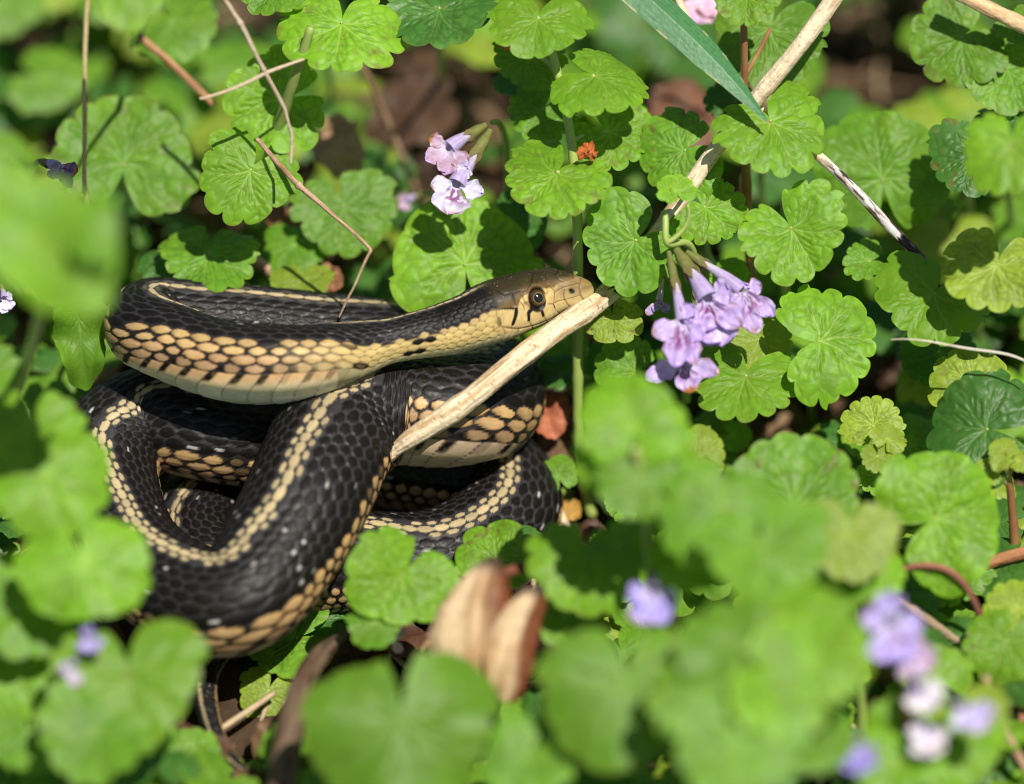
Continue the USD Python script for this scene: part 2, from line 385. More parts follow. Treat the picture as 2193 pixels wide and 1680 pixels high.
sut = [[(1660, 260), (1640, 400), (1650, 480), (1690, 550)], [(1460, 555), (1540, 655)], [(1310, 605), (1370, 700), (1400, 728)], [(1150, 665), (1185, 740), (1222, 805)], [(1030, 670), (990, 730), (1010, 800), (1045, 872)],
       [(862, 678), (830, 760), (800, 840), (790, 900)], [(600, 690), (615, 790), (622, 865)], [(440, 750), (460, 850)], [(1330, 470), (1322, 580)], [(1450, 420), (1440, 480), (1455, 560)], [(1330, 582), (1450, 545)], [(1650, 490), (1460, 548), (1310, 600), (1240, 600)],
       [(1500, 690), (1525, 735)], [(1370, 752), (1388, 805)], [(1230, 820), (1248, 870)], [(1050, 880), (1062, 945)], [(880, 915), (868, 972)], [(690, 905), (720, 990)], [(430, 700), (440, 780)], [(330, 620), (330, 760), (440, 780)], [(330, 760), (300, 690)], [(440, 860), (330, 800)],
       [(1640, 340), (1480, 390), (1330, 470)], [(1250, 380), (1330, 440)], [(900, 470), (960, 590), (1030, 640)], [(880, 560), (940, 620), (950, 660)], [(1640, 660), (1380, 820), (1060, 955), (870, 985), (700, 1010)], [(1200, 980), (900, 1045), (500, 1010)]]
bars = [([(1158, 655), (1190, 750)], 26), ([(1060, 655), (1000, 705), (1004, 800)], 25), ([(855, 685), (838, 770), (808, 852)], 26), ([(632, 800), (640, 858)], 30), ([(1318, 610), (1335, 650)], 16), ([(380, 672), (500, 692), (690, 658), (860, 655)], 12), ([(570, 880), (578, 925)], 14), ([(200, 850), (300, 880), (320, 940)], 36)]
dm = line_dist(mouth)
groove = np.exp(-(dm / .022) ** 2)
for p in sut:
    ds = line_dist(p)
    hc = mixc(hc, np.broadcast_to(np.array([.11, .06, .022]), hc.shape) * (1 - .7 * capw[..., None]), .85 * np.exp(-(ds / .014) ** 2))
    groove = np.maximum(groove, .55 * np.exp(-(ds / .016) ** 2))
hc = mixc(hc, np.broadcast_to(np.array([.09, .045, .018]), hc.shape), .95 * np.exp(-(dm / .019) ** 2))
for p, wd in bars:
    w = wd * U2 / 100 * .80
    hc = mixc(hc, np.broadcast_to(np.array([.007, .005, .004]), hc.shape), 1 - sstep(w * .8, w * 1.25, line_dist(p)))
rad_ = math.radians
mid_ = .012 * np.sin(Sh * 20)
plates = [[(1.32, 0), (2.35, 0)], [(1.32, 0), (1.28, rad_(26)), (1.42, rad_(50)), (1.6, rad_(64))], [(.72, 0), (.74, rad_(30)), (.80, rad_(40))], [(.42, 0), (.40, rad_(40))], [(.42, 0), (.74, 0)], [(.80, rad_(40)), (.95, rad_(30)), (1.28, rad_(26))], [(.78, rad_(38)), (.72, rad_(56)), (.60, rad_(62))], [(1.6, rad_(64)), (2.1, rad_(52)), (2.35, rad_(14)), (2.35, 0)], [(1.42, rad_(50)), (1.30, rad_(58))], [(1.9, rad_(58)), (1.95, rad_(80))]]
for p in plates:
    ds = np.full(Sh.shape, 9.0)
    for (s1, a1), (s2, a2) in zip(p[:-1], p[1:]):
        px, py, dx, dy = Sh - s1, (Ah - a1) * HR, s2 - s1, (a2 - a1) * HR
        t = np.clip((px * dx + py * dy) / (dx * dx + dy * dy + 1e-9), 0, 1)
        ds = np.minimum(ds, np.hypot(px - t * dx, py - t * dy))
    hc = mixc(hc, hc * .25, .9 * np.exp(-(ds / .013) ** 2))
    groove = np.maximum(groove, .7 * np.exp(-(ds / .02) ** 2))
mot = meshkit.fbm(np.stack([Sh * 9, Ah * 6, Sh * 0 + 2], -1), 4, 21)
hc = hc * (.72 + .56 * mot)[..., None]
dust = meshkit.noise(np.stack([Sh * 42, Ah * 28, Sh * 0], -1), 31)
hc = mixc(hc, np.broadcast_to(np.array([.32, .29, .24]), hc.shape), .75 * sstep(.93, .97, dust) * capw)
dn = line_dist([(1538, 430), (1542, 445)])
hc = mixc(hc, np.broadcast_to(np.array([.004, .003, .002]), hc.shape), 1 - sstep(.028, .06, dn))
groove = np.maximum(groove, 1.7 * (1 - sstep(.02, .07, dn)))
es, ea, ei, ej = locate(1120, 530)
de = np.hypot(Sh - es, (Ah - ea) * HR)
hc = mixc(hc, np.broadcast_to(np.array([.012, .007, .005]), hc.shape), 1 - sstep(.20, .24, de))
hw_ = (1 - sstep(2.15, 2.75, Sh + .5 * sstep(1.9, 2.5, Ah)))          # head plates give way to body scales
col[hsel] = mixc(col[hsel], hc, hw_)
cover = np.broadcast_to(np.array(BLACK), hc.shape)
cap2 = (1 - sstep(-.05, .05, Ah - capphi)) * (1 - hw_)
col[hsel] = mixc(col[hsel], cover, np.clip(cap2, 0, 1) * (Ah > .16) * (Sh < 3.5))
relief[hsel] = relief[hsel] * (1 - hw_) - .016 * groove * hw_ + .006 * (meshkit.fbm(np.stack([Sh * 5, Ah * 3, Sh * 0], -1), 3, 3) - .5) * hw_
relief[hsel] -= .07 * (1 - sstep(.12, .25, de)) * hw_                   # eye socket
relief[hsel] += .035 * np.exp(-((de - .27) / .07) ** 2) * (Ah < ea) * hw_   # brow
relief *= sstep(.02, .2, S)

Nv = unit(dor[:, None] * (cy / ht[:, None])[..., None] + lat[:, None] * (cx / hw[:, None])[..., None])
V = base + Nv * relief[..., None]
ns = len(ss)
i, j = np.meshgrid(np.arange(ns - 1), np.arange(NP), indexing='ij')
F = np.stack([i * NP + j, (i + 1) * NP + j, (i + 1) * NP + (j + 1) % NP, i * NP + (j + 1) % NP], -1).reshape(-1, 4)
snake = thing('garter_snake', 'black garter snake with cream stripes coiled in a heap, chin over a pale stick', 'snake', c0[25] * [1, 1, 0])
so = c0[25] * [1, 1, 0]
Vf = np.vstack([V.reshape(-1, 3), base[0].mean(0), base[-1].mean(0)])
colf = np.vstack([col.reshape(-1, 3), col[0].mean(0), col[-1].mean(0)])
js = np.arange(NP); nn = ns * NP
F = np.vstack([np.vstack([F[:, [0, 1, 2]], F[:, [0, 2, 3]]]), np.c_[np.full(NP, nn), js, (js + 1) % NP], np.c_[np.full(NP, nn + 1), (ns - 1) * NP + (js + 1) % NP, (ns - 1) * NP + js]])
put('body', (Vf, F), skin_mat, snake, so, color=np.clip(colf, 0.002, .9))

# eyes: dark iris with a thin gold ring round the pupil, wet and glossy
eye_mat = mat('snake_eye', {'c': ('attribute', {'attribute': 'tint'}), 'p': ('principled_bsdf', {'roughness': .06, 'specular_ior_level': .6, 'coat_weight': 1.0, 'coat_roughness': .02})}, [('c.color', 'p.base_color')], 'p.BSDF')
def eye(i, j):
    c = base[i, j]; n = Nv[i, j]
    t = unit(tan[i] - n * (tan[i] @ n)); b = np.cross(n, t)
    na, nr = 40, 22
    v, colr = [], []
    for a in np.linspace(0, 1.35, nr):
        for h in np.arange(na) * 2 * np.pi / na:
            v.append(c - n * .115 + (n * math.cos(a) + (t * math.cos(h) + b * math.sin(h)) * math.sin(a)) * .205)
            q = math.sin(a) * .205
            cc_ = (.002, .002, .003) if q < .110 else ((.28, .17, .06) if q < .122 else (.045 - .1 * min(q - .124, .3), .018, .008))
            colr.append(np.maximum(cc_, .003))
    i_, j_ = np.meshgrid(np.arange(nr - 1), np.arange(na), indexing='ij')
    f = np.stack([i_ * na + j_, (i_ + 1) * na + j_, (i_ + 1) * na + (j_ + 1) % na, i_ * na + (j_ + 1) % na], -1).reshape(-1, 4)
    return (np.array(v), f), np.array(colr)
for jj in (ej, (NP - ej) % NP):
    vf, cl = eye(ei, jj)
    put('eye', vf, eye_mat, snake, so, color=cl)
# ------------------------------------------------------------------ leaves
def leaf_mat(name, dark, light, vein, trans, seed, gloss=.42):
    return mat(name, {
        'm': ('attribute', {'attribute': 'mask'}), 's': ('separate_color', {}), 'g': ('geometry', {}),
        'n': ('noise_texture', {'scale': 130.0, 'detail': 4.0, 'roughness': .6}), 'nf': ('noise_texture', {'scale': 1500.0, 'detail': 3.0}),
        'nr': ('map_range', {'from_min': .3, 'from_max': .7, 'clamp': True}),
        'c1': ('mix_color', {'a': dark, 'b': light}), 'c2': ('mix_color', {'b': vein}), 'c3': ('mix_color', {'b': (.17, .115, .03)}),
        'hv': ('hsv', {}), 'ov': ('map_range', {'from_min': 0, 'from_max': 1, 'to_min': .74, 'to_max': 1.24}),
        'tc': ('hsv', {'saturation': 1.15, 'value': trans * 1.08, 'hue': .488}),
        'b': ('bump', {'strength': .25, 'distance': .0003}),
        'p': ('principled_bsdf', {'roughness': gloss + .06, 'specular_ior_level': .32}), 't': ('translucent_bsdf', {}), 'mx': ('mix_closure', {'fac': .40})},
        [('m.color', 's.color'), ('g.position', 'n.vector'), ('g.position', 'nf.vector'), ('n.fac', 'nr.value'), ('nr.result', 'c1.fac'), ('c1.result', 'c2.a'), ('s.r', 'c2.fac'),
         ('c2.result', 'c3.a'), ('s.b', 'c3.fac'), ('s.g', 'ov.value'), ('ov.result', 'hv.value'), ('c3.result', 'hv.color'), ('hv.color', 'p.base_color'), ('hv.color', 'tc.color'), ('tc.color', 't.color'),
         ('nf.fac', 'b.height'), ('b.normal', 'p.normal'), ('p.BSDF', 'mx.closure1'), ('t.BSDF', 'mx.closure2')], 'mx.closure')
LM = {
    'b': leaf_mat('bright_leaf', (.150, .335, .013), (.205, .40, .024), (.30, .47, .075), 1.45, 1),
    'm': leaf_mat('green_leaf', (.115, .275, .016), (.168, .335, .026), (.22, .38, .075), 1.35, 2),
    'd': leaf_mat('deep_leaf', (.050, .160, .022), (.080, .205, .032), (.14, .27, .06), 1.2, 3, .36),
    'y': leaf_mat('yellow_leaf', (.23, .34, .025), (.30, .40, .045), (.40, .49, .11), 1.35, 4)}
stem_green = mat('green_stem', {'g': ('geometry', {}), 'n': ('noise_texture', {'scale': 160.0}), 'c': ('mix_color', {'a': (.22, .32, .06), 'b': (.34, .40, .12)}), 'p': ('principled_bsdf', {'roughness': .45})},
                 [('g.position', 'n.vector'), ('n.fac', 'c.fac'), ('c.result', 'p.base_color')], 'p.BSDF')
stem_red = mat('red_stem', {'g': ('geometry', {}), 'n': ('noise_texture', {'scale': 120.0}), 'r': ('rgb_ramp', {'ramp': [(.3, (.20, .07, .035)), (.55, (.26, .13, .05)), (.75, (.25, .26, .07))]}), 'p': ('principled_bsdf', {'roughness': .45})},
               [('g.position', 'n.vector'), ('n.fac', 'r.fac'), ('r.color', 'p.base_color')], 'p.BSDF')

def leaf_shape(R, seed, nr=34, na=200, lobes=11, sinus=.42, deep=.13, kind='round', cup=.0, fold=.0, droop=.25, wave=.06, spots=0.0):
    """A leaf of half width R at the origin: stalk at the origin, tip along +x, upper face +z. Returns vertices, faces, mask (vein, tone, blemish)."""
    rng = np.random.default_rng(seed)
    ph = np.linspace(-np.pi, np.pi, na)
    if kind == 'round':                          # kidney shaped with a scalloped rim
        b = 1.0 + .06 * np.cos(ph) - .10 * np.cos(2 * ph) * (np.cos(ph) < 0)
        b *= 1 + .05 * np.sin(ph * 2 + rng.uniform(0, 6)) + .04 * np.sin(ph * 3 + rng.uniform(0, 6))
        gap = np.pi - np.abs(ph)
        b *= .10 + .90 * sstep(0, sinus, gap) ** .8 * (1 - .16 * (1 - sstep(.1, 1.2, gap)))
        q = ph / (2 * np.pi) * lobes
        q = q + .10 * np.sin(ph * 2 + rng.uniform(0, 6)) + .07 * np.sin(ph * 5 + rng.uniform(0, 6))
        tq = (q % 1.0) * 2 - 1
        sc = np.sqrt(np.maximum(1 - np.abs(tq) ** 2.6, 0))
        jit = rng.uniform(.6, 1.3, 64)[np.floor(q).astype(int) % 64]
        rr = R * b * (1 - deep * (1 - sc) * jit)
    fade = 0.0
    if kind != 'round':                          # long: tip far out along +x
        L = 3.0 if kind == 'long' else 1.75
        x_, y_ = np.cos(ph), np.sin(ph)
        b = 1 / np.sqrt((x_ / L) ** 2 + (y_ / 1.0) ** 2)
        b = np.where(x_ < 0, .35 + .65 * np.abs(y_) ** .6 + 0 * b, b * (1 - .12 * np.cos(ph) ** 8) + .10 * np.cos(ph) ** 60)
        b *= 1 + .03 * np.sin(ph * 9 + rng.uniform(0, 6)) + .02 * np.sin(ph * 23)
        rr = R * b
    rho = np.linspace(0, 1, nr) ** .85
    X = rr[None] * rho[:, None] * np.cos(ph)[None]
    Y = rr[None] * rho[:, None] * np.sin(ph)[None]
    segs = []
    if kind == 'round':
        nm = 5
        for k in range(nm):
            a = (k - (nm - 1) / 2) * .98 + rng.normal(0, .09)
            ln = R * .90 * (1.0 if abs(a) < 1.8 else .72)
            cv = .42 * np.sign(a) * (abs(a) > .1) + rng.normal(0, .12)
            pts = [np.array([0.0, 0]) + ln * t_ * np.array([math.cos(a - cv * (1 - t_)), math.sin(a - cv * (1 - t_))]) for t_ in np.linspace(0, 1, 6)]
            segs += [(pts[i], pts[i + 1], 1.0 - .5 * i / 5) for i in range(5)]
            for i, sg in ((1, 1), (1, -1), (2, -1), (2, 1), (3, -1), (3, 1), (4, -1), (4, 1)):
                p0 = pts[i]; a2 = a + sg * (.62 + rng.normal(0, .08)); l2 = ln * (.42 - .05 * i)
                p1 = p0 + l2 * .5 * np.array([math.cos(a2), math.sin(a2)]); p2 = p1 + l2 * .5 * np.array([math.cos(a2 - sg * .3), math.sin(a2 - sg * .3)])
                segs += [(p0, p1, .45), (p1, p2, .3)]
    else:
        L = rr.max()
        segs.append((np.array([0, 0.0]), np.array([L * .97, 0]), 1.0))
        for i in range(7):
            x0 = L * (.02 + .12 * i)
            for sg in (-1, 1):
                p0 = np.array([x0, 0]); p1 = p0 + R * .55 * np.array([.75, sg * .62]); p2 = p1 + R * .5 * np.array([.9, sg * .35])
                segs += [(p0, p1, .55), (p1, p2, .35)]
    d = np.full(X.shape, 9.0); w = np.zeros(X.shape); best_ = np.full(X.shape, 9.0)
    for p0, p1, s in segs:
        dx, dy = p1 - p0
        t_ = np.clip(((X - p0[0]) * dx + (Y - p0[1]) * dy) / (dx * dx + dy * dy + 1e-12), 0, 1)
        di = np.hypot(X - p0[0] - t_ * dx, Y - p0[1] - t_ * dy)
        best_ = np.minimum(best_, di / (.35 + .65 * s)); w = np.maximum(w, (s if s > .5 else .35 * s) * np.exp(-(di / (.024 * (.6 + .4 * s) * max(R, .5))) ** 2))
    cells = rng.uniform(-1.15, 1.15, (int(rng.integers(120, 170)), 2)) * R
    from scipy.spatial import cKDTree
    dd, _ = cKDTree(cells).query(np.stack([X.ravel(), Y.ravel()], 1), k=2)
    net = ((dd[:, 1] - dd[:, 0]) / R).reshape(X.shape)
    fade = sstep(.08, .3, np.hypot(X, Y) / R)
    w = np.maximum(w, .08 * fade * np.exp(-(net / .020) ** 2))
    rel = -.014 * R * fade * np.exp(-(net / .055) ** 2) - .027 * R * np.exp(-(best_ / (.055 * R)) ** 2) + .018 * R * (meshkit.noise(np.stack([X / R * 5, Y / R * 5, 0 * X + seed % 97], -1), 3) - .5)
    RR = np.hypot(X, Y) / R
    zz_ = rel + cup * RR ** 2 * R - droop * R * np.maximum(RR - .25, 0) ** 2 + fold * np.abs(Y) + wave * R * RR ** 2 * np.sin(ph * rng.integers(2, 5) + rng.uniform(0, 6))[None] + .016 * R * RR ** 2 * np.sin(ph * lobes + rng.uniform(0, 6))[None] * RR
    if kind != 'round':
        zz_ = rel + fold * np.abs(Y) - droop * R * .35 * np.maximum(X / R, 0) ** 2 + wave * R * np.sin(X / R * 3.2 + rng.uniform(0, 6)) * np.abs(Y) / R * 2
    tone = np.clip(.5 + rng.normal(0, .18) + .5 * (meshkit.noise(np.stack([X / R * 2 + seed % 31, Y / R * 2, 0 * X], -1), 7) - .5) + .22 * sstep(.82, 1.0, rho)[:, None], 0, 1)
    bl = meshkit.noise(np.stack([X / R * 7 + seed % 53, Y / R * 7, 0 * X], -1), 11)
    blem = spots * sstep(.72, .85, bl) * sstep(.3, .8, rho)[:, None] + .35 * sstep(.95, 1, rho)[:, None] * (rng.random() < .45)
    fl = meshkit.noise(np.stack([X * 9 + seed % 19, Y * 9, 0 * X], -1), 13)
    tone = np.clip(tone - .55 * fade * np.exp(-(net / .03) ** 2) - .5 * np.exp(-(best_ / (.03 * R)) ** 2) * (w < .6), 0, 1)
    blem = np.clip(blem + .55 * sstep(.90, .96, fl), 0, 1)
    i, j = np.meshgrid(np.arange(nr - 1), np.arange(na - 1), indexing='ij')
    f = np.stack([i * na + j, (i + 1) * na + j, (i + 1) * na + j + 1, i * na + j + 1], -1).reshape(-1, 4)
    return np.stack([X, Y, zz_], -1).reshape(-1, 3), f, np.stack([w.ravel() * .62, tone.ravel(), blem.ravel()], 1)

def leaf_frame(dirdeg, tx, ty):
    n = unit(np.array([tx, ty, 1.0]))
    a = math.radians(dirdeg)
    x = np.array([math.cos(a), math.sin(a), 0]); x = unit(x - n * (x @ n)); y = np.cross(n, x)
    B = np.stack([RIGHT, UPC, TOC])
    return x @ B, y @ B, n @ B

LEAFSEED = [100]
def leaf_at(u, v, R, dirdeg, d, tone='m', tx=None, ty=None, **kw):
    """(u, v) is the leaf's middle; returns mesh, mask, stalk point, its direction."""
    LEAFSEED[0] += 1
    rng = np.random.default_rng(LEAFSEED[0] * 7 + 1)
    tx = rng.normal(.05, .14) if tx is None else tx
    ty = rng.normal(.62, .15) if ty is None else ty
    kk = (DIST + d) / DIST
    Rc = R / 100 * kk
    if abs(d) > 4 or R < 45:
        kw.setdefault('nr', 13); kw.setdefault('na', 120)
    kw.setdefault('lobes', int(rng.integers(11, 16)))
    kw.setdefault('sinus', rng.uniform(.25, .5))
    kw.setdefault('deep', rng.uniform(.13, .21)); kw.setdefault('spots', rng.uniform(.2, .6) if rng.random() < .2 else 0.0)
    kw.setdefault('droop', rng.uniform(.05, .42)); kw.setdefault('fold', rng.uniform(-.05, .30)); kw.setdefault('wave', rng.uniform(.04, .12))
    vv, f, m = leaf_shape(Rc, LEAFSEED[0], **kw)
    x, y, n = leaf_frame(dirdeg, tx, ty)
    mid = .22 * Rc if kw.get('kind', 'round') == 'round' else vv[:, 0].max() * .45
    o = P(u, v, d) - x * mid
    w = o + vv[:, :1] * x + vv[:, 1:2] * y + vv[:, 2:] * n
    return (w, f), m, o, x, n, Rc

def sprig(label, leaves, root=None, stem=None, group=None, sm=None, name='ground_ivy_sprig', cat='ground ivy', rad=.085, petiole=True, sink=2.2):
    """A shoot: leaves (u, v, R, direction, depth, tone, ...) on stalks from one stem. stem: [(u, v, depth)...] from the foot up, else made up."""
    made = [leaf_at(*l[:6], **(l[6] if len(l) > 6 else {})) for l in leaves]
    sm = sm or stem_green
    notch = np.array([q[2] for q in made])
    rng = np.random.default_rng(LEAFSEED[0])
    if stem:
        sp = np.array([P(*q) for q in stem])
    else:
        top = notch.mean(0) - UPC * .15 - TOC * .9
        foot = np.array([top[0] + rng.normal(0, .6), top[1] + rng.uniform(.3, 1.2), -.2])
        if root is not None:
            foot = PZ(*root, -.2)
        sp = np.array([foot, foot * .5 + top * .5 + np.array([rng.normal(0, .25), .35, 0]), top])
    base = np.array([sp[0][0], sp[0][1], 0.0])
    p = thing(name, label, cat, base, group)
    curve = spline(sp, 40)
    nn = max(16, int(np.linalg.norm(np.diff(curve, axis=0), axis=1).sum() * 6))
    put('stem', tube(sp, [rad * 1.15, rad, rad * .75], n=nn, sides=10, wob=.05, seed=LEAFSEED[0], ridge=.06), sm, p, base)
    for l, (vf, m, o, x, n, Rc) in zip(leaves, made):
        put('leaf', vf, LM[l[5]], p, base, mask=m)
        if petiole:
            low = curve[curve[:, 2] < o[2] + .2]
            low = low if len(low) else curve[:3]
            at = low[np.argmin(np.linalg.norm(low - (o - x * .8 - np.array([0, 0, .5])), axis=1))]
            mid = (at + o) / 2 - x * Rc * .25 - n * Rc * .25
            put('petiole', tube([at, mid, o - n * .02], [rad * .7, rad * .5, rad * .45], n=14, sides=8, seed=LEAFSEED[0]), sm, p, base)
    return p, base

def L(u, v, R, dr, d, tone='m', **kw):
    return (u, v, R, dr, d, tone, kw)
# ------------------------------------------------------------------ the shoots, left to right, top to bottom
sprig('round soft leaf, stalk at its bottom, under the long hanging straw at upper left', [L(268, 320, 150, 84, 3.2, 'm', tx=.15, ty=.25, deep=.10)], root=(270, 520))
sprig('lobed leaf crossed by the forked twig, left of the top leaves', [L(580, 222, 118, 200, 1.4, 'b', tx=.1, ty=.2)], stem=[(560, 400, 2.8), (590, 290, 1.5), (640, 140, -.2), (665, 60, -.8)], rad=.13, petiole=False)
sprig('bright scalloped leaf pointing down left, beside the thin brown twig above the snake', [L(524, 384, 110, 238, .2, 'b', tx=.1, ty=.25, sinus=.7)], root=(560, 560))
sprig('large bright leaf with the notch at its top, at the top edge left of centre', [L(728, 72, 132, 262, -.3, 'b', tx=.1, ty=.65), L(590, -14, 72, 275, .0, 'm'), L(640, -40, 80, 200, .6, 'm')], root=(720, 330))
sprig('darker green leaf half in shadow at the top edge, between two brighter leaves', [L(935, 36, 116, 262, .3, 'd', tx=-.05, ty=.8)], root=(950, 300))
sprig('blurred bright yellow green leaf hanging tip down at the top left edge', [L(278, 0, 82, 264, -6.5, 'b', kind='oval', tx=0, ty=.25, droop=.1), L(380, 60, 95, 300, 4.5, 'm')], root=(275, 40))
sprig('soft scalloped leaf behind the bent twig, above the back coil', [L(745, 462, 108, 290, 3.0, 'm', tx=.1, ty=.25)], root=(730, 620))
sprig('flat broad leaf standing behind the left bend of the snake', [L(447, 556, 108, 268, 1.6, 'm', tx=0, ty=.95), L(345, 560, 60, 180, 2.5, 'd')], root=(440, 640))
sprig('pair of small leaves low behind the back coil of the snake', [L(625, 535, 72, 250, 3.2, 'm'), L(645, 610, 64, 270, 1.8, 'y', ty=.8)], root=(640, 650))
sprig('tall shoot with sunlit scalloped leaves rising behind the head, its green stem beside the snout',
      [L(1150, 55, 102, 265, -.8, 'b', tx=.0, ty=.8, sinus=.6), L(1296, 168, 112, 328, -.5, 'b', tx=.15, ty=1.1, sinus=.6), L(1176, 384, 116, 240, -.6, 'b', tx=-.15, ty=.85, sinus=.75), L(1132, 132, 76, 255, .9, 'm'), L(1320, 292, 94, 318, .9, 'b', tx=.1, ty=.5)],
      stem=[(1268, 1105, 3.4), (1243, 960, 2.6), (1238, 700, 1.2), (1235, 430, .5), (1222, 290, .2), (1188, 130, .0), (1165, 40, -.5)], rad=.115)
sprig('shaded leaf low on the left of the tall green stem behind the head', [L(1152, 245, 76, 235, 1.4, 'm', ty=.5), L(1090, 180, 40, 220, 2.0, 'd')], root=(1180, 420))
sprig('big bright smooth leaf just behind the snake\'s head', [L(990, 535, 150, 98, 1.5, 'b', tx=.1, ty=.15, deep=.05, lobes=8, sinus=.3), L(1092, 490, 92, 300, 2.4, 'd')], root=(1000, 640))
sprig('shoot with overlapping leaves behind the pale stick, right of the orange bits', [L(1445, 330, 102, 205, .6, 'm', tx=-.15, ty=.4), L(1446, 402, 42, 100, -1.2, 'b', ty=.5, lobes=9), L(1525, 455, 84, 318, .2, 'b', tx=.1, ty=.4)], root=(1470, 620))
sprig('shoot behind the crossing sticks with a broad leaf on a reddish stem', [L(1640, 85, 124, 250, 1.2, 'm', tx=-.05, ty=.3), L(1600, 2, 72, 268, -.9, 'b', tx=0, ty=.5), L(1560, 215, 60, 190, 2.2, 'd')],
      stem=[(1606, 640, 2.8), (1603, 480, 2.2), (1596, 300, 1.2), (1594, 150, .0), (1592, 30, -.6)], sm=stem_red, rad=.095)
sprig('pointed bright leaf touched by the tip of the grass blade', [L(1664, 280, 124, 290, -.6, 'b', tx=.15, ty=.6, sinus=.9, deep=.22)], root=(1650, 560))
sprig('full round scalloped leaf below the crossing sticks, right of the sharp flowers', [L(1708, 510, 116, 300, -.4, 'b', tx=0, ty=.25, sinus=.35, deep=.16)], root=(1700, 760))
sprig('broad soft leaf with veins fanning upward, behind the grey stick', [L(1886, 352, 146, 96, 2.2, 'm', tx=.05, ty=.1, deep=.08), L(1790, 450, 50, 200, 2.6, 'm')], root=(1880, 560))
sprig('soft leaves in the top right corner under the cut stick', [L(2040, 92, 112, 215, 1.6, 'm', tx=-.05, ty=.3), L(2160, 165, 100, 280, 1.4, 'm'), L(2195, 60, 60, 300, 1.2, 'm')], root=(2120, 320), sink=1)
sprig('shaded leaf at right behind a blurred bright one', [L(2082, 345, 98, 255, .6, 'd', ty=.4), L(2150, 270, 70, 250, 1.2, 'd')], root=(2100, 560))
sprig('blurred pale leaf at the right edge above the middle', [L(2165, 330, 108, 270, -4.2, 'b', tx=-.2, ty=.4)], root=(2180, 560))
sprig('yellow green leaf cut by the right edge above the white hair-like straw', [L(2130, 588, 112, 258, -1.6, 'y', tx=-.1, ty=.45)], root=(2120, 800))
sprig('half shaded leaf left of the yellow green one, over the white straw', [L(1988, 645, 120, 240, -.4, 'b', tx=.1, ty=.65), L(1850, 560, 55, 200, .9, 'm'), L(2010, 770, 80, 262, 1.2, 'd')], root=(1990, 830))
sprig('large leaf opening to the right with its notch at left, right of the flowers', [L(1782, 728, 124, 8, -.6, 'b', tx=.05, ty=.3, sinus=.75, deep=.17)], root=(1740, 930))
sprig('wide bright leaf catching the flowers\' shadow, below them', [L(1592, 825, 120, 258, -.5, 'b', tx=.05, ty=.75, sinus=.7, deep=.17), L(1632, 742, 78, 285, .6, 'y', ty=.45)], root=(1600, 1000))
sprig('olive leaf with browned rim just right of the snout, under the pale stick\'s end', [L(1312, 690, 64, 272, .5, 'y', tx=0, ty=.6, spots=.8, lobes=8, deep=.2)], root=(1310, 860))
sprig('small dark shaded leaves low between snout and flowers', [L(1345, 800, 82, 200, 1.0, 'm', ty=.4), L(1290, 780, 44, 230, 2.0, 'd'), L(1190, 800, 50, 200, 2.4, 'd')], root=(1330, 940))
sprig('little bright leaf peeping out behind the sharp flowers', [L(1562, 578, 42, 95, 1.2, 'b'), L(1470, 470, 50, 240, 1.6, 'm')], root=(1560, 720))
sprig('young upright yellow green leaf in a dark gap at right of centre', [L(1868, 898, 66, 95, -.4, 'y', tx=-.1, ty=.2), L(1905, 935, 40, 60, -.8, 'y'), L(1880, 985, 38, 270, -1.0, 'y'), L(1885, 1030, 52, 280, -.4, 'b')], root=(1880, 1060))
sprig('pale yellow leaf behind the dark one at the right edge', [L(2082, 818, 96, 92, -.2, 'y', tx=.05, ty=.3, deep=.12)], root=(2080, 960))
sprig('deep blue green leaf with sunken veins at the right edge', [L(2085, 915, 128, 168, -1.2, 'd', tx=-.15, ty=.35, deep=.13)], root=(2140, 1060))
sprig('tiny yellow green sprout with a reddish stem near the right edge', [L(2112, 1010, 32, 200, -1.8, 'y'), L(2148, 958, 32, 100, -1.9, 'y'), L(2185, 985, 30, 30, -1.8, 'y'), L(2140, 990, 26, 250, -2.1, 'y')],
      stem=[(2176, 1260, -.2), (2168, 1100, -1.0), (2158, 1010, -1.6)], sm=stem_red, rad=.1)
sprig('large fan leaf lit from the side at lower right, its notch at left', [L(2030, 1100, 146, 25, -3.2, 'b', tx=.05, ty=.2, sinus=.55, deep=.08, fold=.22)], root=(1960, 1260))
sprig('broad soft leaf with reddish flecks, right of the blurred clump', [L(1715, 1055, 150, 60, -3.2, 'm', tx=-.05, ty=.3, deep=.1, spots=.5)], root=(1650, 1200))
sprig('small dark trefoil leaf beside the foot of the tall stem', [L(1192, 1012, 46, 110, 2.0, 'm', ty=.3, lobes=7), L(1150, 1090, 32, 200, 3.0, 'd')], root=(1200, 1090))
# the blurred front, left
sprig('big blurred pale leaf folded at the left edge, nearest the lens', [L(15, 400, 84, 98, -12, 'b', kind='oval', tx=.35, ty=.1, droop=.1), L(212, 470, 50, 74, -12.2, 'm', kind='long', tx=.3, ty=.1, fold=.3), L(150, 572, 128, 318, -12, 'b', kind='oval', tx=.25, ty=.1, fold=.2, droop=.05)], root=(-90, 1100), rad=.12)
sprig('wavy upright strap leaf behind the left bend of the snake', [L(176, 748, 58, 276, .6, 'm', kind='long', tx=.2, ty=.1, wave=.25, fold=.2)], root=(160, 900), name='strap_leaf_plant', cat='plant', petiole=False)
sprig('blurred leaf at the left edge beside the snake\'s dark flank', [L(70, 935, 112, 270, -6.0, 'b', tx=.1, ty=.4), L(-20, 800, 70, 300, -5, 'm')], root=(40, 1200))
sprig('blurred round leaf overlapping the left coil', [L(110, 1040, 135, 290, -7.2, 'b', tx=.1, ty=.4)], root=(100, 1300))
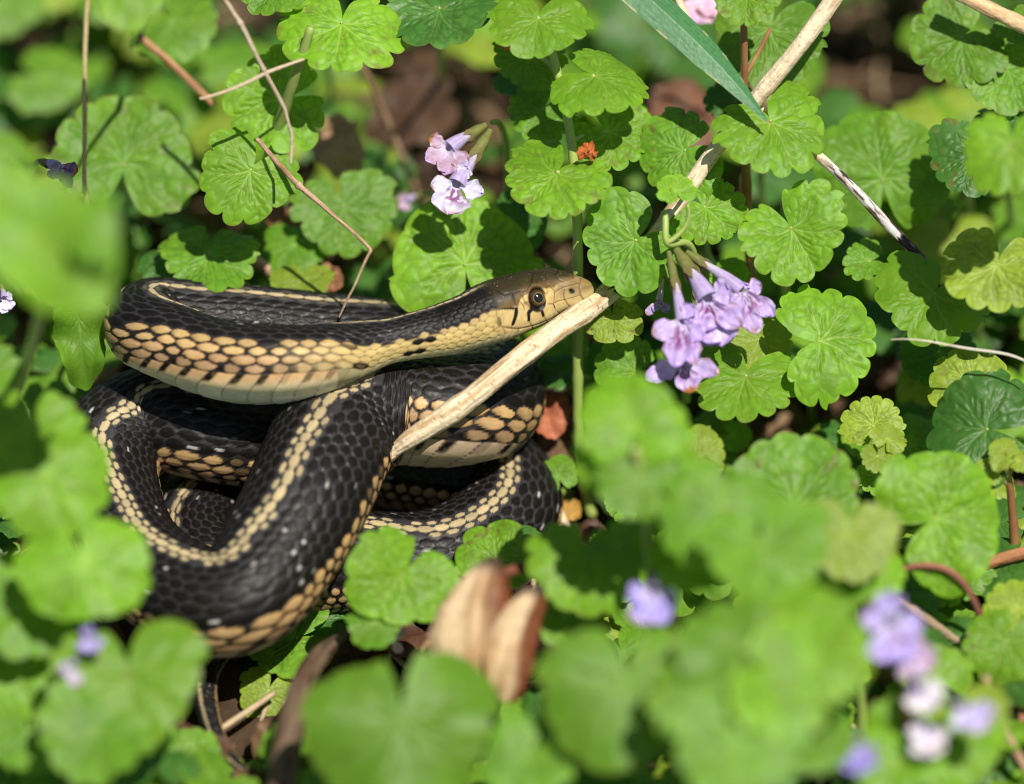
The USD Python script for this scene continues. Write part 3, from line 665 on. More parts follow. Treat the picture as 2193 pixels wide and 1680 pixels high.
sprig('blurred broad leaf hiding the front left bend of the snake', [L(185, 1228, 135, 285, -7.5, 'b', tx=.05, ty=.35, deep=.1)], root=(200, 1420))
sprig('blurred leaf at the left edge above the lavender flower', [L(70, 1300, 140, 270, -6.5, 'm', tx=.05, ty=.45), L(30, 1460, 90, 250, -6, 'b')], root=(60, 1500))
sprig('large blurred leaf right of the small lavender flower at lower left', [L(278, 1472, 160, 275, -7.5, 'b', tx=.05, ty=.4, deep=.12), L(190, 1590, 120, 240, -8, 'm'), L(60, 1590, 90, 270, -7, 'm')], root=(260, 1700))
sprig('soft leaf at the bottom edge left of the thin tail', [L(395, 1640, 84, 290, -4.0, 'm', ty=.5), L(520, 1670, 60, 260, -3.5, 'm')], root=(420, 1720))
sprig('yellow green leaf low beside the tail of the snake', [L(570, 1492, 66, 250, -1.2, 'y', tx=.1, ty=.4), L(535, 1580, 72, 280, -.8, 'b', ty=.6)], root=(600, 1560))
sprig('glossy leaf lying under the snake\'s front bend', [L(610, 1370, 112, 200, -.3, 'm', tx=.1, ty=.8), L(690, 1330, 60, 30, .3, 'd')], root=(640, 1400))
# the blurred front, middle
sprig('soft folded leaf standing over the lower coil', [L(850, 1250, 118, 235, -3.6, 'b', tx=.25, ty=.25, fold=.3, lobes=7), L(800, 1345, 60, 270, -3.8, 'm')], root=(830, 1440))
sprig('three lobed leaf between the lower coil and the dry pod', [L(1062, 1182, 88, 100, -1.4, 'b', tx=-.1, ty=.3, lobes=6, deep=.2), L(1120, 1165, 60, 20, -1.2, 'd')], root=(1060, 1300))
sprig('very large blurred leaf at the bottom edge left of centre', [L(862, 1580, 198, 272, -8.5, 'm', tx=.0, ty=.3, deep=.07, sinus=.3)], root=(860, 1760))
sprig('blurred leaves just right of the dry pod', [L(1245, 1225, 118, 262, -5.2, 'b', tx=.0, ty=.35), L(1215, 1330, 76, 270, -4.4, 'm'), L(1330, 1180, 80, 300, -5.4, 'b'), L(1195, 1180, 50, 120, -3.6, 'm')], root=(1240, 1480))
sprig('blurred shoot reaching up right of the tall stem', [L(1352, 890, 118, 95, -7.2, 'b', tx=.0, ty=.3), L(1300, 985, 90, 215, -7.0, 'b'), L(1430, 1010, 95, 320, -6.6, 'b'), L(1370, 1050, 90, 265, -7.6, 'm')], stem=[(1420, 1540, -2), (1400, 1300, -5), (1370, 1000, -7.4), (1360, 960, -7.6)], rad=.12)
sprig('yellow lit soft leaf behind the blurred shoot', [L(1500, 985, 70, 330, -2.0, 'y', ty=.4), L(1360, 1120, 50, 210, .2, 'b', ty=.4), L(1330, 1080, 40, 250, .6, 'b')], root=(1480, 1140))
sprig('blurred leaves above the small blue flower near the bottom', [L(1540, 1110, 135, 255, -8.0, 'm', tx=.05, ty=.4), L(1640, 1200, 130, 280, -8.5, 'm', ty=.35), L(1480, 1200, 95, 240, -7.0, 'b')], root=(1540, 1460))
sprig('blurred bright yellow leaf left of the pale flower heads', [L(1815, 1165, 105, 265, -6.2, 'y', tx=.05, ty=.35), L(1875, 1230, 78, 300, -5.6, 'b'), L(1790, 1260, 80, 245, -5.8, 'm')], root=(1830, 1460))
sprig('tallest blurred shoot at the bottom edge, right of centre', [L(1590, 1380, 140, 100, -10.5, 'm', tx=.1, ty=.3), L(1500, 1500, 130, 200, -11, 'm', tx=-.1, ty=.4), L(1690, 1470, 135, 330, -11, 'b', tx=.2, ty=.4), L(1590, 1600, 150, 275, -11.5, 'm', tx=0, ty=.4)], root=(1600, 1900))
sprig('blurred leaf at the bottom edge between the two largest leaves', [L(1340, 1500, 178, 268, -9.5, 'm', tx=.05, ty=.3, deep=.08), L(1240, 1560, 100, 240, -8, 'd'), L(1120, 1640, 100, 240, -9, 'm'), L(1250, 1660, 90, 250, -8, 'd')], root=(1340, 1800))
sprig('blurred leaf right of the tallest blurred shoot, near the white petals', [L(1745, 1430, 118, 285, -11, 'b', tx=.0, ty=.35), L(1740, 1310, 90, 60, -10.5, 'b'), L(1740, 1590, 95, 290, -10, 'm')], root=(1800, 1800))
sprig('blurred yellow green leaves in the bottom right corner under the white petals', [L(2000, 1610, 140, 265, -8.2, 'b', tx=.0, ty=.35), L(2090, 1540, 80, 300, -7.6, 'y'), L(1915, 1650, 90, 250, -9, 'b')], root=(2000, 1800))
sprig('soft bright leaves at the lower right edge beside the brown stalk', [L(2150, 1390, 92, 250, -3.6, 'b', tx=-.1, ty=.35), L(2175, 1290, 72, 110, -3.0, 'y'), L(2060, 1400, 60, 260, -2, 'd')], root=(2160, 1560))
sprig('small shaded leaves in the gap at the lower right', [L(2040, 1240, 80, 260, -1.4, 'm', ty=.5), L(1960, 1330, 50, 240, -1.0, 'd'), L(1880, 1390, 34, 30, -.6, 'b'), L(1850, 1440, 50, 250, -.6, 'd')], root=(2000, 1420))
# ------------------------------------------------------------------ sticks, straws, blade
def tint_mat(name, rough=.6, spec=.3, trans=0.0, bump=.3, bscale=900.0):
    nodes = {'c': ('attribute', {'attribute': 'tint'}), 'g': ('geometry', {}), 'n': ('noise_texture', {'scale': bscale, 'detail': 4.0}), 'b': ('bump', {'strength': bump, 'distance': .0005}),
             'v': ('map_range', {'from_min': .3, 'from_max': .7, 'to_min': .86, 'to_max': 1.14}), 'h': ('hsv', {}), 'p': ('principled_bsdf', {'roughness': rough, 'specular_ior_level': spec})}
    links = [('g.position', 'n.vector'), ('n.fac', 'b.height'), ('b.normal', 'p.normal'), ('n.fac', 'v.value'), ('v.result', 'h.value'), ('c.color', 'h.color'), ('h.color', 'p.base_color')]
    if trans:
        nodes['t'] = ('translucent_bsdf', {}); nodes['m'] = ('mix_closure', {'fac': trans})
        links += [('h.color', 't.color'), ('p.BSDF', 'm.closure1'), ('t.BSDF', 'm.closure2')]
        return mat(name, nodes, links, 'm.closure')
    return mat(name, nodes, links, 'p.BSDF')
wood = tint_mat('dry_wood', .7, .2, 0, .5)
petal_mat = tint_mat('petal', .38, .4, .35, .15)
dry_mat = tint_mat('dry_leaf', .55, .3, .2, .4)
blade_mat = tint_mat('grass_blade', .4, .35, .25, .2)

def stick(name, label, cat, pts, radii, base_c, streak_c, speck_c=None, specks=0.0, n=220, sides=28, seed=1, wob=.03, shade=None, group=None, knots=(), bent=False):
    p3 = [P(*q) for q in pts]
    if bent:                                   # sharp elbows
        q = np.array(p3); t = np.r_[0, np.cumsum(np.linalg.norm(np.diff(q, axis=0), axis=1))]
        sp = np.stack([np.interp(np.linspace(0, t[-1], n), t, q[:, k]) for k in range(3)], 1)
        sp[1:-1] = .25 * sp[:-2] + .5 * sp[1:-1] + .25 * sp[2:]
        nz = meshkit.noise(np.stack([np.linspace(0, t[-1] * 1.2, n), np.zeros(n) + seed, np.zeros(n)], -1), seed) - .5
        sp = sp + RIGHT * (nz * .10)[:, None]
    else:
        sp = spline(p3, n)
    v, f = tube(sp, radii, sides=sides, seed=seed, spl=False)
    i = np.repeat(np.arange(n), sides); a = np.tile(np.arange(sides) * 2 * np.pi / sides, n)
    ln = np.linalg.norm(np.diff(sp, axis=0), axis=1).sum()
    x = i / (n - 1) * ln
    rmean = float(np.mean(np.atleast_1d(radii)))
    cyl = np.stack([np.cos(a) * 3, np.sin(a) * 3, x * .55 / max(rmean, .05) * .25 + seed], -1)
    g = meshkit.fbm(cyl, 4, seed)
    g2 = meshkit.fbm(np.stack([np.cos(a) * 9, np.sin(a) * 9, x * 1.2 + seed], -1), 3, seed + 3)
    c = mixc(np.broadcast_to(np.array(base_c), (len(a), 3)), np.broadcast_to(np.array(streak_c), (len(a), 3)), sstep(.42, .68, .45 * g + .55 * g2))
    fib = meshkit.fbm(np.stack([np.cos(a) * 16, np.sin(a) * 16, x * .5 + seed], -1), 3, seed + 13)
    c = c * (.80 + .40 * fib)[:, None]
    stain = meshkit.fbm(np.stack([np.cos(a) * 1.4, np.sin(a) * 1.4, x * .9 + seed * 3], -1), 4, seed + 17)
    c = mixc(c, c * np.array([.62, .50, .38]), sstep(.54, .66, stain) * .8)
    if specks:
        s_ = meshkit.noise(np.stack([np.cos(a) * rmean * 22, np.sin(a) * rmean * 22, x * 16 + seed], -1), seed + 9)
        c = mixc(c, np.broadcast_to(np.array(speck_c), c.shape), sstep(1 - specks, 1.04 - specks, s_) * .75)
    if shade is not None:
        c = shade(x / ln, a, c)
    cc = v[:n * sides] - np.repeat(sp, sides, 0)
    bump_ = 1 + wob * 3.2 * (fib - .5) + wob * 2 * (g - .5) + wob * 3 * (meshkit.fbm(np.stack([np.cos(a), np.sin(a), x * 1.1 + seed], -1), 3, seed + 5) - .5) - .05 * sstep(.55, .8, g2)
    for (kt, ks) in knots:
        bump_ = bump_ + ks * np.exp(-((x / ln - kt) * ln / (rmean * 1.1)) ** 2)
    v[:n * sides] = np.repeat(sp, sides, 0) + cc * bump_[:, None]
    ax_ = unit(np.gradient(sp, axis=0))[i]
    jag = (meshkit.noise(np.stack([np.cos(a) * 4, np.sin(a) * 4, 0 * a + seed], -1), seed + 21) - .5) * rmean * 1.6
    v[:n * sides] += ax_ * (jag * (sstep(n - 9, n - 1, i) + 1 - sstep(0, 8, i)))[:, None]
    c = np.vstack([c, c[:1] * .6, c[-1:] * .6])
    base = np.array([p3[0][0], p3[0][1], 0])
    th = thing(name, label, cat, base, group)
    put('shaft', (v, f), wood, th, base, color=c)
    return th, base

PW, PS, PK = (.64, .53, .37), (.44, .30, .15), (.26, .11, .045)
stick('stick', 'pale speckled stick that the snake rests its chin on', 'stick', [(806, 1012, -.25), (870, 946, -.62), (1000, 858, -.92), (1150, 739, -.62), (1240, 675, .0), (1306, 625, .35)], [.10, .19, .235, .235, .235, .24, .235], PW, PS, PK, .22, n=320, sides=40, seed=3, wob=.09, knots=((.12, -.12), (.34, .08), (.62, .06), (.86, .10)))
stick('stick', 'long pale stick crossing from the top edge down to the ivy shoot, right of centre', 'stick', [(1800, -25, -.5), (1630, 200, -.2), (1540, 310, .1), (1450, 440, .25), (1372, 545, .4)], [.19, .175, .165, .18, .17], PW, (.46, .36, .22), PK, .17, n=320, sides=36, seed=5, wob=.06, knots=((.32, .12), (.5, .15)))
def greyed(t, a, c):
    w = sstep(.60, .66, t)
    g = meshkit.fbm(np.stack([np.cos(a) * 2, np.sin(a) * 2, t * 16], -1), 4, 8)
    grey = mixc(np.broadcast_to(np.array([.50, .47, .45]), c.shape), np.broadcast_to(np.array([.035, .028, .028]), c.shape), sstep(.50, .60, g + .14 * sstep(.7, 1, t)))
    grey = mixc(grey, np.broadcast_to(np.array([.34, .17, .09]), c.shape), sstep(.55, .66, meshkit.fbm(np.stack([np.cos(a) * 3, np.sin(a) * 3, t * 11 + 5], -1), 3, 4)) * .8)
    return mixc(c, grey, w)
stick('stick', 'thin peeling stick turning grey and black where it dives behind leaves at right', 'stick', [(1448, -20, .6), (1478, 55, .5), (1572, 186, .2), (1650, 255, .2), (1765, 345, .1), (1870, 448, .2), (1985, 566, .6)], [.085, .095, .11, .11, .105, .115, .10], PW, (.55, .40, .25), PK, .1, n=300, sides=28, seed=7, wob=.06, shade=greyed, knots=((.28, .25),))
stick('stick', 'tan stick cutting the top right corner', 'stick', [(2040, -20, .6), (2120, 20, .6), (2230, 72, .6)], [.17, .16, .17], (.60, .43, .24), (.42, .26, .13), PK, .12, n=120, seed=9, wob=.06, knots=((.45, .12), (.7, .1)))
stick('straw', 'long thin straw hanging from the top edge at upper left', 'straw', [(190, -20, -3.0), (181, 200, -2.2), (181, 330, -1.6), (181, 395, -1.2), (194, 462, -.8)], [.042, .046, .046, .05, .05, .045], (.55, .44, .22), (.42, .30, .14), n=110, sides=12, seed=11, wob=.05, knots=((.44, .3), (.86, .35)))
th, ob = stick('twig', 'thin forked grey twig hanging across leaves left of top centre', 'twig', [(478, -15, -2.2), (515, 55, -2.0), (568, 157, -1.7), (612, 235, -1.5), (630, 290, -1.4), (627, 352, -1.3)], [.045, .05, .045, .04, .035, .03], (.46, .37, .26), (.30, .22, .15), n=110, bent=True, sides=12, seed=13, wob=.05, knots=((.18, .5), (.46, .6)))
for q in ([(568, 157, -1.7), (500, 190, -1.8), (428, 212, -1.9)], [(568, 157, -1.7), (620, 138, -1.4), (650, 128, -1.1)]):
    v, f = tube([P(*a) for a in q], [.045, .035, .03], n=30, sides=10, wob=.06, seed=3)
    put('side_twig', (v, f), wood, th, ob, color=np.broadcast_to(np.array([.45, .35, .24]), v.shape))
stick('twig', 'bent brown twig reaching down onto the back coil of the snake', 'twig', [(545, 298, .6), (590, 345, .3), (632, 388, -.1), (710, 460, -.6), (796, 536, -1.1), (760, 610, -.9), (722, 680, -.5)], [.05, .06, .065, .04, .035, .03, .022], (.42, .29, .19), (.26, .15, .09), n=160, bent=True, sides=12, seed=15, wob=.07, knots=((.29, .55), (.70, .35)))
stick('twig', 'soft reddish brown twig slanting behind leaves at upper left', 'twig', [(300, 80, 3.8), (370, 140, 3.4), (455, 222, 3.2)], [.09, .085, .08], (.36, .20, .10), (.22, .10, .05), n=60, seed=17)
stick('twig', 'pinkish dry stalk lying behind the back coil', 'twig', [(520, 538, 3.2), (570, 575, 3.2), (640, 625, 3.3)], [.13, .12, .12], (.46, .30, .22), (.34, .20, .14), n=60, seed=19)
stick('twig', 'thin brown stalk leaning in the dark gap above the head', 'twig', [(760, 110, 5.5), (800, 190, 6), (850, 310, 7), (905, 450, 7)], [.06, .07, .07, .08], (.30, .20, .12), (.18, .11, .07), n=70, seed=21)
stick('stick', 'short pale stick lying behind the lower coil, left of the tall stem', 'stick', [(1148, 1015, 3.0), (1185, 1090, 2.6), (1232, 1190, 2.2)], [.16, .18, .17], (.60, .47, .32), (.46, .34, .22), PK, .1, n=80, seed=23)
stick('straw', 'white hair-like straw over the half shaded leaf at right', 'straw', [(1908, 728, -1.6), (1990, 732, -1.7), (2080, 748, -1.8), (2150, 758, -1.8), (2215, 786, -1.8)], [.010, .022, .026, .024, .02], (.68, .64, .54), (.52, .46, .36), n=80, sides=8, seed=25, wob=.0)
stick('stalk', 'reddish arched stalk in front of the fan leaf at lower right', 'stalk', [(1920, 1226, -3.4), (1975, 1212, -3.6), (2035, 1225, -3.6), (2080, 1275, -3.4), (2105, 1335, -3.0)], [.06, .07, .07, .065, .06], (.26, .10, .07), (.16, .06, .04), n=80, seed=27)
stick('stalk', 'grey brown soft stalk right of the lavender blurred flower', 'stalk', [(1925, 1280, -2.6), (1990, 1330, -2.6), (2060, 1380, -2.4)], [.08, .09, .08], (.33, .24, .16), (.22, .15, .10), n=60, seed=29)
stick('stalk', 'blurred brown stalk in the bottom right corner', 'stalk', [(2110, 1450, -4.5), (2150, 1560, -4.8), (2200, 1650, -5)], [.09, .1, .1], (.34, .22, .14), (.22, .13, .08), n=60, seed=31)
stick('stalk', 'reddish blurred stalk beside the brown one in the bottom right corner', 'stalk', [(2180, 1470, -3.5), (2190, 1540, -3.5), (2215, 1640, -3.5)], [.1, .1, .1], (.36, .16, .10), (.25, .10, .06), n=60, seed=33)
stick('stick', 'rust brown bark piece at the right edge under the fan leaf', 'stick', [(2105, 1212, -1.4), (2150, 1196, -1.4), (2220, 1180, -1.4)], [.12, .13, .13], (.34, .15, .07), (.20, .08, .04), n=70, seed=35, wob=.1)
stick('straw', 'pale flat straw poking out between the soft leaf and the dry pod', 'straw', [(850, 1296, -2.6), (930, 1282, -2.6), (1010, 1262, -2.5)], [.035, .045, .04], (.52, .48, .26), (.40, .34, .16), n=60, sides=10, seed=37)
stick('stalk', 'dark curled dead stalk blurred at the bottom edge, right of the tail', 'stalk', [(735, 1362, -2.2), (685, 1405, -3.4), (645, 1470, -4.6), (622, 1560, -5.4), (608, 1640, -5.8), (600, 1730, -6)], [.10, .2, .24, .27, .30, .32], (.13, .085, .055), (.045, .026, .018), n=120, seed=39, wob=.08)
stick('stick', 'wet brown twig under the front bend of the snake', 'stick', [(640, 1275, .6), (700, 1280, .2), (790, 1290, .0)], [.07, .08, .07], (.22, .11, .06), (.12, .06, .035), n=60, seed=41)
stick('stick', 'broken pale wood chip in the shaded gap at lower right', 'wood chip', [(1868, 1412, -.4), (1855, 1440, -.4), (1845, 1470, -.5)], [.09, .11, .1], (.52, .36, .20), (.36, .22, .11), n=40, seed=43)

def ribbon(pts, widths, n=60, m=9, fold=.0, seed=0, face=TOC):
    p = spline([P(*q) for q in pts], n)
    t = unit(np.gradient(p, axis=0)); s = unit(np.cross(t, np.broadcast_to(face, t.shape))); nn_ = np.cross(s, t)
    w = np.interp(np.linspace(0, 1, n), np.linspace(0, 1, len(widths)), widths)
    a = np.linspace(-1, 1, m)
    v = p[:, None] + s[:, None] * (a[None] * w[:, None])[..., None] + nn_[:, None] * (fold * np.abs(a)[None] * w[:, None])[..., None]
    i, j = np.meshgrid(np.arange(n - 1), np.arange(m - 1), indexing='ij')
    f = np.stack([i * m + j, i * m + j + 1, (i + 1) * m + j + 1, (i + 1) * m + j], -1).reshape(-1, 4)
    return v.reshape(-1, 3), f, np.repeat(np.linspace(0, 1, n), m), np.tile(a, n)
v, f, tl_, ta = ribbon([(1352, -40, -.6), (1440, 40, -.8), (1530, 128, -1.0), (1598, 205, -1.1), (1648, 266, -1.1)], [.42, .40, .36, .20, .015], n=120, m=25, fold=-.35, face=unit(TOC + .3 * RIGHT + .35 * UPC))
gc = np.array([.065, .19, .07]) * (1 + .25 * np.sin(ta * 26)[:, None] * .5)
gc = mixc(gc, np.broadcast_to(np.array([.50, .42, .22]), gc.shape), sstep(.90, .97, np.abs(ta)) * (meshkit.noise(np.stack([tl_ * 14, ta * 2, 0 * ta], -1), 2) > .55))
gc = mixc(gc, np.broadcast_to(np.array([.42, .22, .10]), gc.shape), sstep(.96, 1, tl_))
bp = thing('grass_blade', 'blue green grass blade slanting down to the crossing sticks from the top edge', 'grass blade', P(1352, -40, -.6) * [1, 1, 0])
put('blade', (v, f), blade_mat, bp, P(1352, -40, -.6) * [1, 1, 0], color=gc)

# ------------------------------------------------------------------ flowers
LAV, LAVW, VIO, MAG, GRN = np.array([.53, .39, .74]), np.array([.74, .68, .88]), np.array([.38, .23, .68]), np.array([.20, .03, .17]), np.array([.20, .22, .06])
def petal(o, tip, w, curl, spot, seed, up, shade=LAV, brown=0.0):
    """A rounded petal from o to tip (points), w = half width."""
    n, m = 22, 17
    ax = tip - o; ln = np.linalg.norm(ax); ax /= ln
    s = unit(np.cross(ax, up)); nn_ = np.cross(s, ax)
    t = np.linspace(0, 1, n)
    wid = .95 * w * (1 + .34 * (meshkit.noise(np.stack([t * 6, 0 * t + seed, 0 * t], -1), 3) - .5)) * (.34 + .66 * sstep(.05, .6, t)) * np.sqrt(np.maximum(1 - np.maximum((t - .62) / .38, 0) ** 2.2, 0.0004))
    a = np.linspace(-1, 1, m)
    A, T = np.meshgrid(a, t)
    rip = .14 * np.sin(T * 5 + seed) * A + .10 * np.sin(A * 7 + seed * 2) * T + .26 * np.sin(T * 17 + A * 5 + seed) * A ** 2 * T
    z = -curl * ln * T ** 2 + (.25 * A ** 2 + rip) * w * (1 - .4 * T)
    notch = (1 + .05 * np.sin(A * 9 + seed)) * 1.06 - .10 * np.exp(-(A / .25) ** 2) * (seed % 2)
    v = o + ax * (T * ln * notch)[..., None] + s * (A * wid[:, None])[..., None] + nn_ * z[..., None]
    no = meshkit.fbm(np.stack([A * 4 + seed, T * 6, 0 * A], -1), 3, seed)
    c = mixc(np.broadcast_to(shade, A.shape + (3,)), np.broadcast_to(LAVW, A.shape + (3,)), np.clip(.75 * (1 - sstep(.0, .6, T)) + .7 * (no - .45), 0, 1))
    c = mixc(c, np.broadcast_to(VIO, c.shape), sstep(.75, 1, T) * .35)
    sp_ = meshkit.noise(np.stack([A * 5 + seed * 3, T * 9, 0 * A], -1), seed + 1)
    c = mixc(c, np.broadcast_to(MAG, c.shape), np.minimum(1.3 * spot, 1) * sstep(.34, .46, sp_) * sstep(.02, .1, T) * (1 - sstep(.40, .80, T)) * (1 - .4 * np.abs(A)))
    c = mixc(c, np.broadcast_to(np.array([.40, .22, .12]), c.shape), .7 * sstep(.80, 1.0, np.maximum(np.abs(A), T) + .5 * (no - .55)) * (seed % 3 == 0))
    c = mixc(c, np.broadcast_to(np.array([.42, .16, .04]), c.shape), brown * sstep(.80, .92, T + .12 * (no - .5)))
    i, j = np.meshgrid(np.arange(n - 1), np.arange(m - 1), indexing='ij')
    f = np.stack([i * m + j, (i + 1) * m + j, (i + 1) * m + j + 1, i * m + j + 1], -1).reshape(-1, 4)
    return (v.reshape(-1, 3), f), c.reshape(-1, 3)

def calyx(p0, p1, r, seed):
    """A ribbed green cup with five pointed teeth from p0 to p1."""
    n, m = 12, 30
    ax = p1 - p0; ln = np.linalg.norm(ax); ax /= ln
    s = unit(np.cross(ax, TOC + .3 * UPC)); b = np.cross(ax, s)
    h = np.arange(m) * 2 * np.pi / m
    t = np.linspace(0, 1, n)
    T, Hh = np.meshgrid(t, h, indexing='ij')
    teeth = .42 * np.abs(((Hh / (2 * np.pi) * 5) % 1) * 2 - 1) ** 1.3
    rr = r * (.55 + .45 * sstep(0, .6, T)) * (1 + .05 * np.cos(Hh * 15)) * (1 + .25 * sstep(.75, 1, T))
    v = p0 + ax * (ln * T * (1 + teeth * sstep(.6, 1, T)))[..., None] + s * (rr * np.cos(Hh))[..., None] + b * (rr * np.sin(Hh))[..., None]
    i, j = np.meshgrid(np.arange(n - 1), np.arange(m), indexing='ij')
    f = np.stack([i * m + j, i * m + (j + 1) % m, (i + 1) * m + (j + 1) % m, (i + 1) * m + j], -1).reshape(-1, 4)
    c = mixc(np.broadcast_to(GRN, T.shape + (3,)), np.broadcast_to(np.array([.24, .16, .08]), T.shape + (3,)), .6 * sstep(.7, 1, T) + .2 * (np.cos(Hh * 15) > .3))
    return (v.reshape(-1, 3), f), c.reshape(-1, 3)

def corolla(p0, p1, r0_, r1_, seed):
    v, f = tube([p0, p0 * .55 + p1 * .45 + UPC * .03, p1], [r0_, r0_ * 1.1, r1_ * .8, r1_], n=26, sides=22, seed=seed, cap=False)
    t = np.repeat(np.linspace(0, 1, 26), 22); a = np.tile(np.arange(22) / 22 * 2 * np.pi, 26)
    c = mixc(np.broadcast_to(np.array([.62, .60, .62]), (len(t), 3)), np.broadcast_to(LAV * .85, (len(t), 3)), np.clip(sstep(.1, .7, t) * (.8 + .3 * np.sin(a * 9)), 0, 1))
    return (v, f), c

def flower(parent, base, foot, mouth, petals, r=.13, seed=1, green=.45, spot=1.0, brown=0.0, shade=LAV):
    """foot, mouth: (u, v, depth); petals: (u, v, half width in photo pixels, depth, spotted)"""
    a, b = P(*foot), P(*mouth)
    g = a + (b - a) * green
    vf, c = calyx(a, g, r * .62, seed)
    put('calyx', vf, petal_mat, parent, base, color=c)
    vf, c = corolla(a + (b - a) * green * .6, b, r * .45, r, seed)
    fl = put('flower', vf, petal_mat, parent, base, color=c)
    for k, (u, v, w, d, sp_) in enumerate(petals):
        tip = P(u, v, d)
        vf, c = petal(b + unit(tip - b) * r * .5 - TOC * .03, tip, w / 100, .16, spot * sp_, seed * 5 + k, unit(TOC + .2 * UPC), shade, brown if k == 0 else 0)
        put('petal', vf, petal_mat, str(fl.GetPath()), base, color=c)

fs, fb = sprig('shoot carrying the sharp lavender flowers, with one scalloped leaf at their left',
    [L(1340, 530, 112, 218, -.15, 'm', tx=-.05, ty=.25, sinus=.5, deep=.15, lobes=12)],
    stem=[(1470, 860, 2.6), (1490, 640, 1.2), (1462, 520, -.4), (1428, 520, -.9), (1425, 470, -.9), (1420, 452, -.9)], rad=.085, name='flowering_ground_ivy_sprig')
v, f = tube([P(1430, 520, -.9), P(1470, 480, -1.0), P(1472, 440, -1.2)], [.06, .05, .04], n=20, sides=8)
put('petiole', (v, f), stem_green, fs, fb)
flower(fs, fb, (1448, 535, -.9), (1516, 640, -1.5), [(1545, 728, 46, -1.9, 1), (1478, 690, 20, -1.9, .4), (1582, 690, 30, -2.0, .3), (1560, 620, 30, -1.7, 0), (1512, 700, 34, -1.9, .8)], r=.24, seed=2)
flower(fs, fb, (1470, 540, -.8), (1588, 622, -1.1), [(1616, 702, 25, -1.6, 1), (1650, 668, 20, -1.5, .7), (1566, 662, 24, -1.6, .3), (1628, 612, 20, -1.2, 0), (1590, 606, 20, -1.2, 0)], r=.17, seed=3, green=.30)
flower(fs, fb, (1432, 540, -.9), (1462, 690, -1.8), [(1448, 772, 34, -2.4, 1), (1406, 712, 24, -2.2, .1), (1498, 722, 22, -2.1, .4), (1480, 655, 18, -1.9, 0), (1486, 768, 22, -2.3, .7)], r=.15, seed=4)
flower(fs, fb, (1440, 560, -.5), (1466, 775, -1.4), [(1478, 832, 30, -1.9, 1), (1394, 806, 24, -1.8, 0), (1530, 796, 24, -1.8, 0), (1452, 770, 20, -1.6, .4)], r=.14, seed=5, green=.3, brown=1.0)
flower(fs, fb, (1424, 575, .2), (1412, 645, -.1), [(1388, 670, 10, -.3, 0), (1430, 665, 12, -.3, .6), (1402, 664, 9, -.3, .5)], r=.08, seed=6, green=.3, shade=LAV * .7)
flower(fs, fb, (1480, 600, .0), (1512, 712, -.8), [(1524, 738, 16, -1.0, 0), (1502, 738, 14, -1.0, 0)], r=.10, seed=7, green=.3)

def soft_flower(label, parts, stem, rad=.08, sm=None, name='flowering_ground_ivy_sprig', leaves=()):
    p, b = sprig(label, list(leaves), stem=stem, rad=rad, sm=sm, name=name)
    for k, (foot, mouth, petals, r, kw) in enumerate(parts):
        flower(p, b, foot, mouth, petals, r=r, seed=30 + k + int(foot[0]) % 17, **kw)
    return p, b
BRN = dict(brown=1.0)
soft_flower('two wilting pale flowers with orange rims in the dark gap above the head',
    [((1040, 268, 1.2), (962, 318, .8), [(925, 296, 18, .6, 0), (918, 338, 22, .4, 0), (955, 365, 24, .3, .3), (995, 350, 20, .4, 0)], .19, dict(brown=1.0, spot=.4, shade=np.array([.50, .32, .46]))),
     ((1050, 280, 1.0), (978, 395, .4), [(962, 452, 40, .0, 1), (1030, 412, 22, .2, 0), (928, 395, 22, .2, 0), (1000, 360, 20, .3, 0)], .21, dict(shade=LAVW * .9, brown=.4))],
    [(1085, 480, 4.5), (1082, 300, 3.0), (1055, 262, 1.3)])
soft_flower('pinkish blurred flower low in the gap left of the wilting ones', [((905, 415, 5.0), (870, 432, 4.6), [(845, 438, 14, 4.4, 0), (858, 418, 12, 4.4, 0), (868, 448, 12, 4.4, 0)], .1, dict(shade=np.array([.50, .32, .44]), spot=0))], [(940, 520, 7), (930, 420, 5.4), (905, 415, 5.0)])
soft_flower('shrivelled purple flower with brown edge on the round leaf at upper left',
    [((85, 345, .2), (120, 358, -.2), [(160, 365, 18, -.5, 1), (150, 395, 14, -.5, .5), (112, 380, 16, -.4, .6)], .14, dict(shade=np.array([.20, .10, .24]), brown=1.0))], [(60, 520, 3), (60, 380, .8), (82, 346, .2)])
soft_flower('pale flower bit at the left edge below the shrivelled one', [((2, 610, .2), (10, 640, -.2), [(22, 660, 14, -.3, 0), (4, 668, 14, -.3, 0), (24, 632, 10, -.3, 0)], .09, dict(shade=LAVW, spot=0))], [(-10, 760, 2), (-6, 650, .6), (2, 612, .2)])
soft_flower('small blurred blue flower near the bottom, right of the dry pod',
    [((1412, 1215, -6.2), (1398, 1268, -7.0), [(1352, 1275, 26, -7.3, 0), (1370, 1328, 30, -7.3, .3), (1420, 1330, 26, -7.3, .2), (1446, 1290, 20, -7.2, 0)], .18, dict(shade=np.array([.40, .33, .80]), spot=.6))],
    [(1440, 1560, -3), (1435, 1300, -5.6), (1413, 1216, -6.2)], rad=.1)
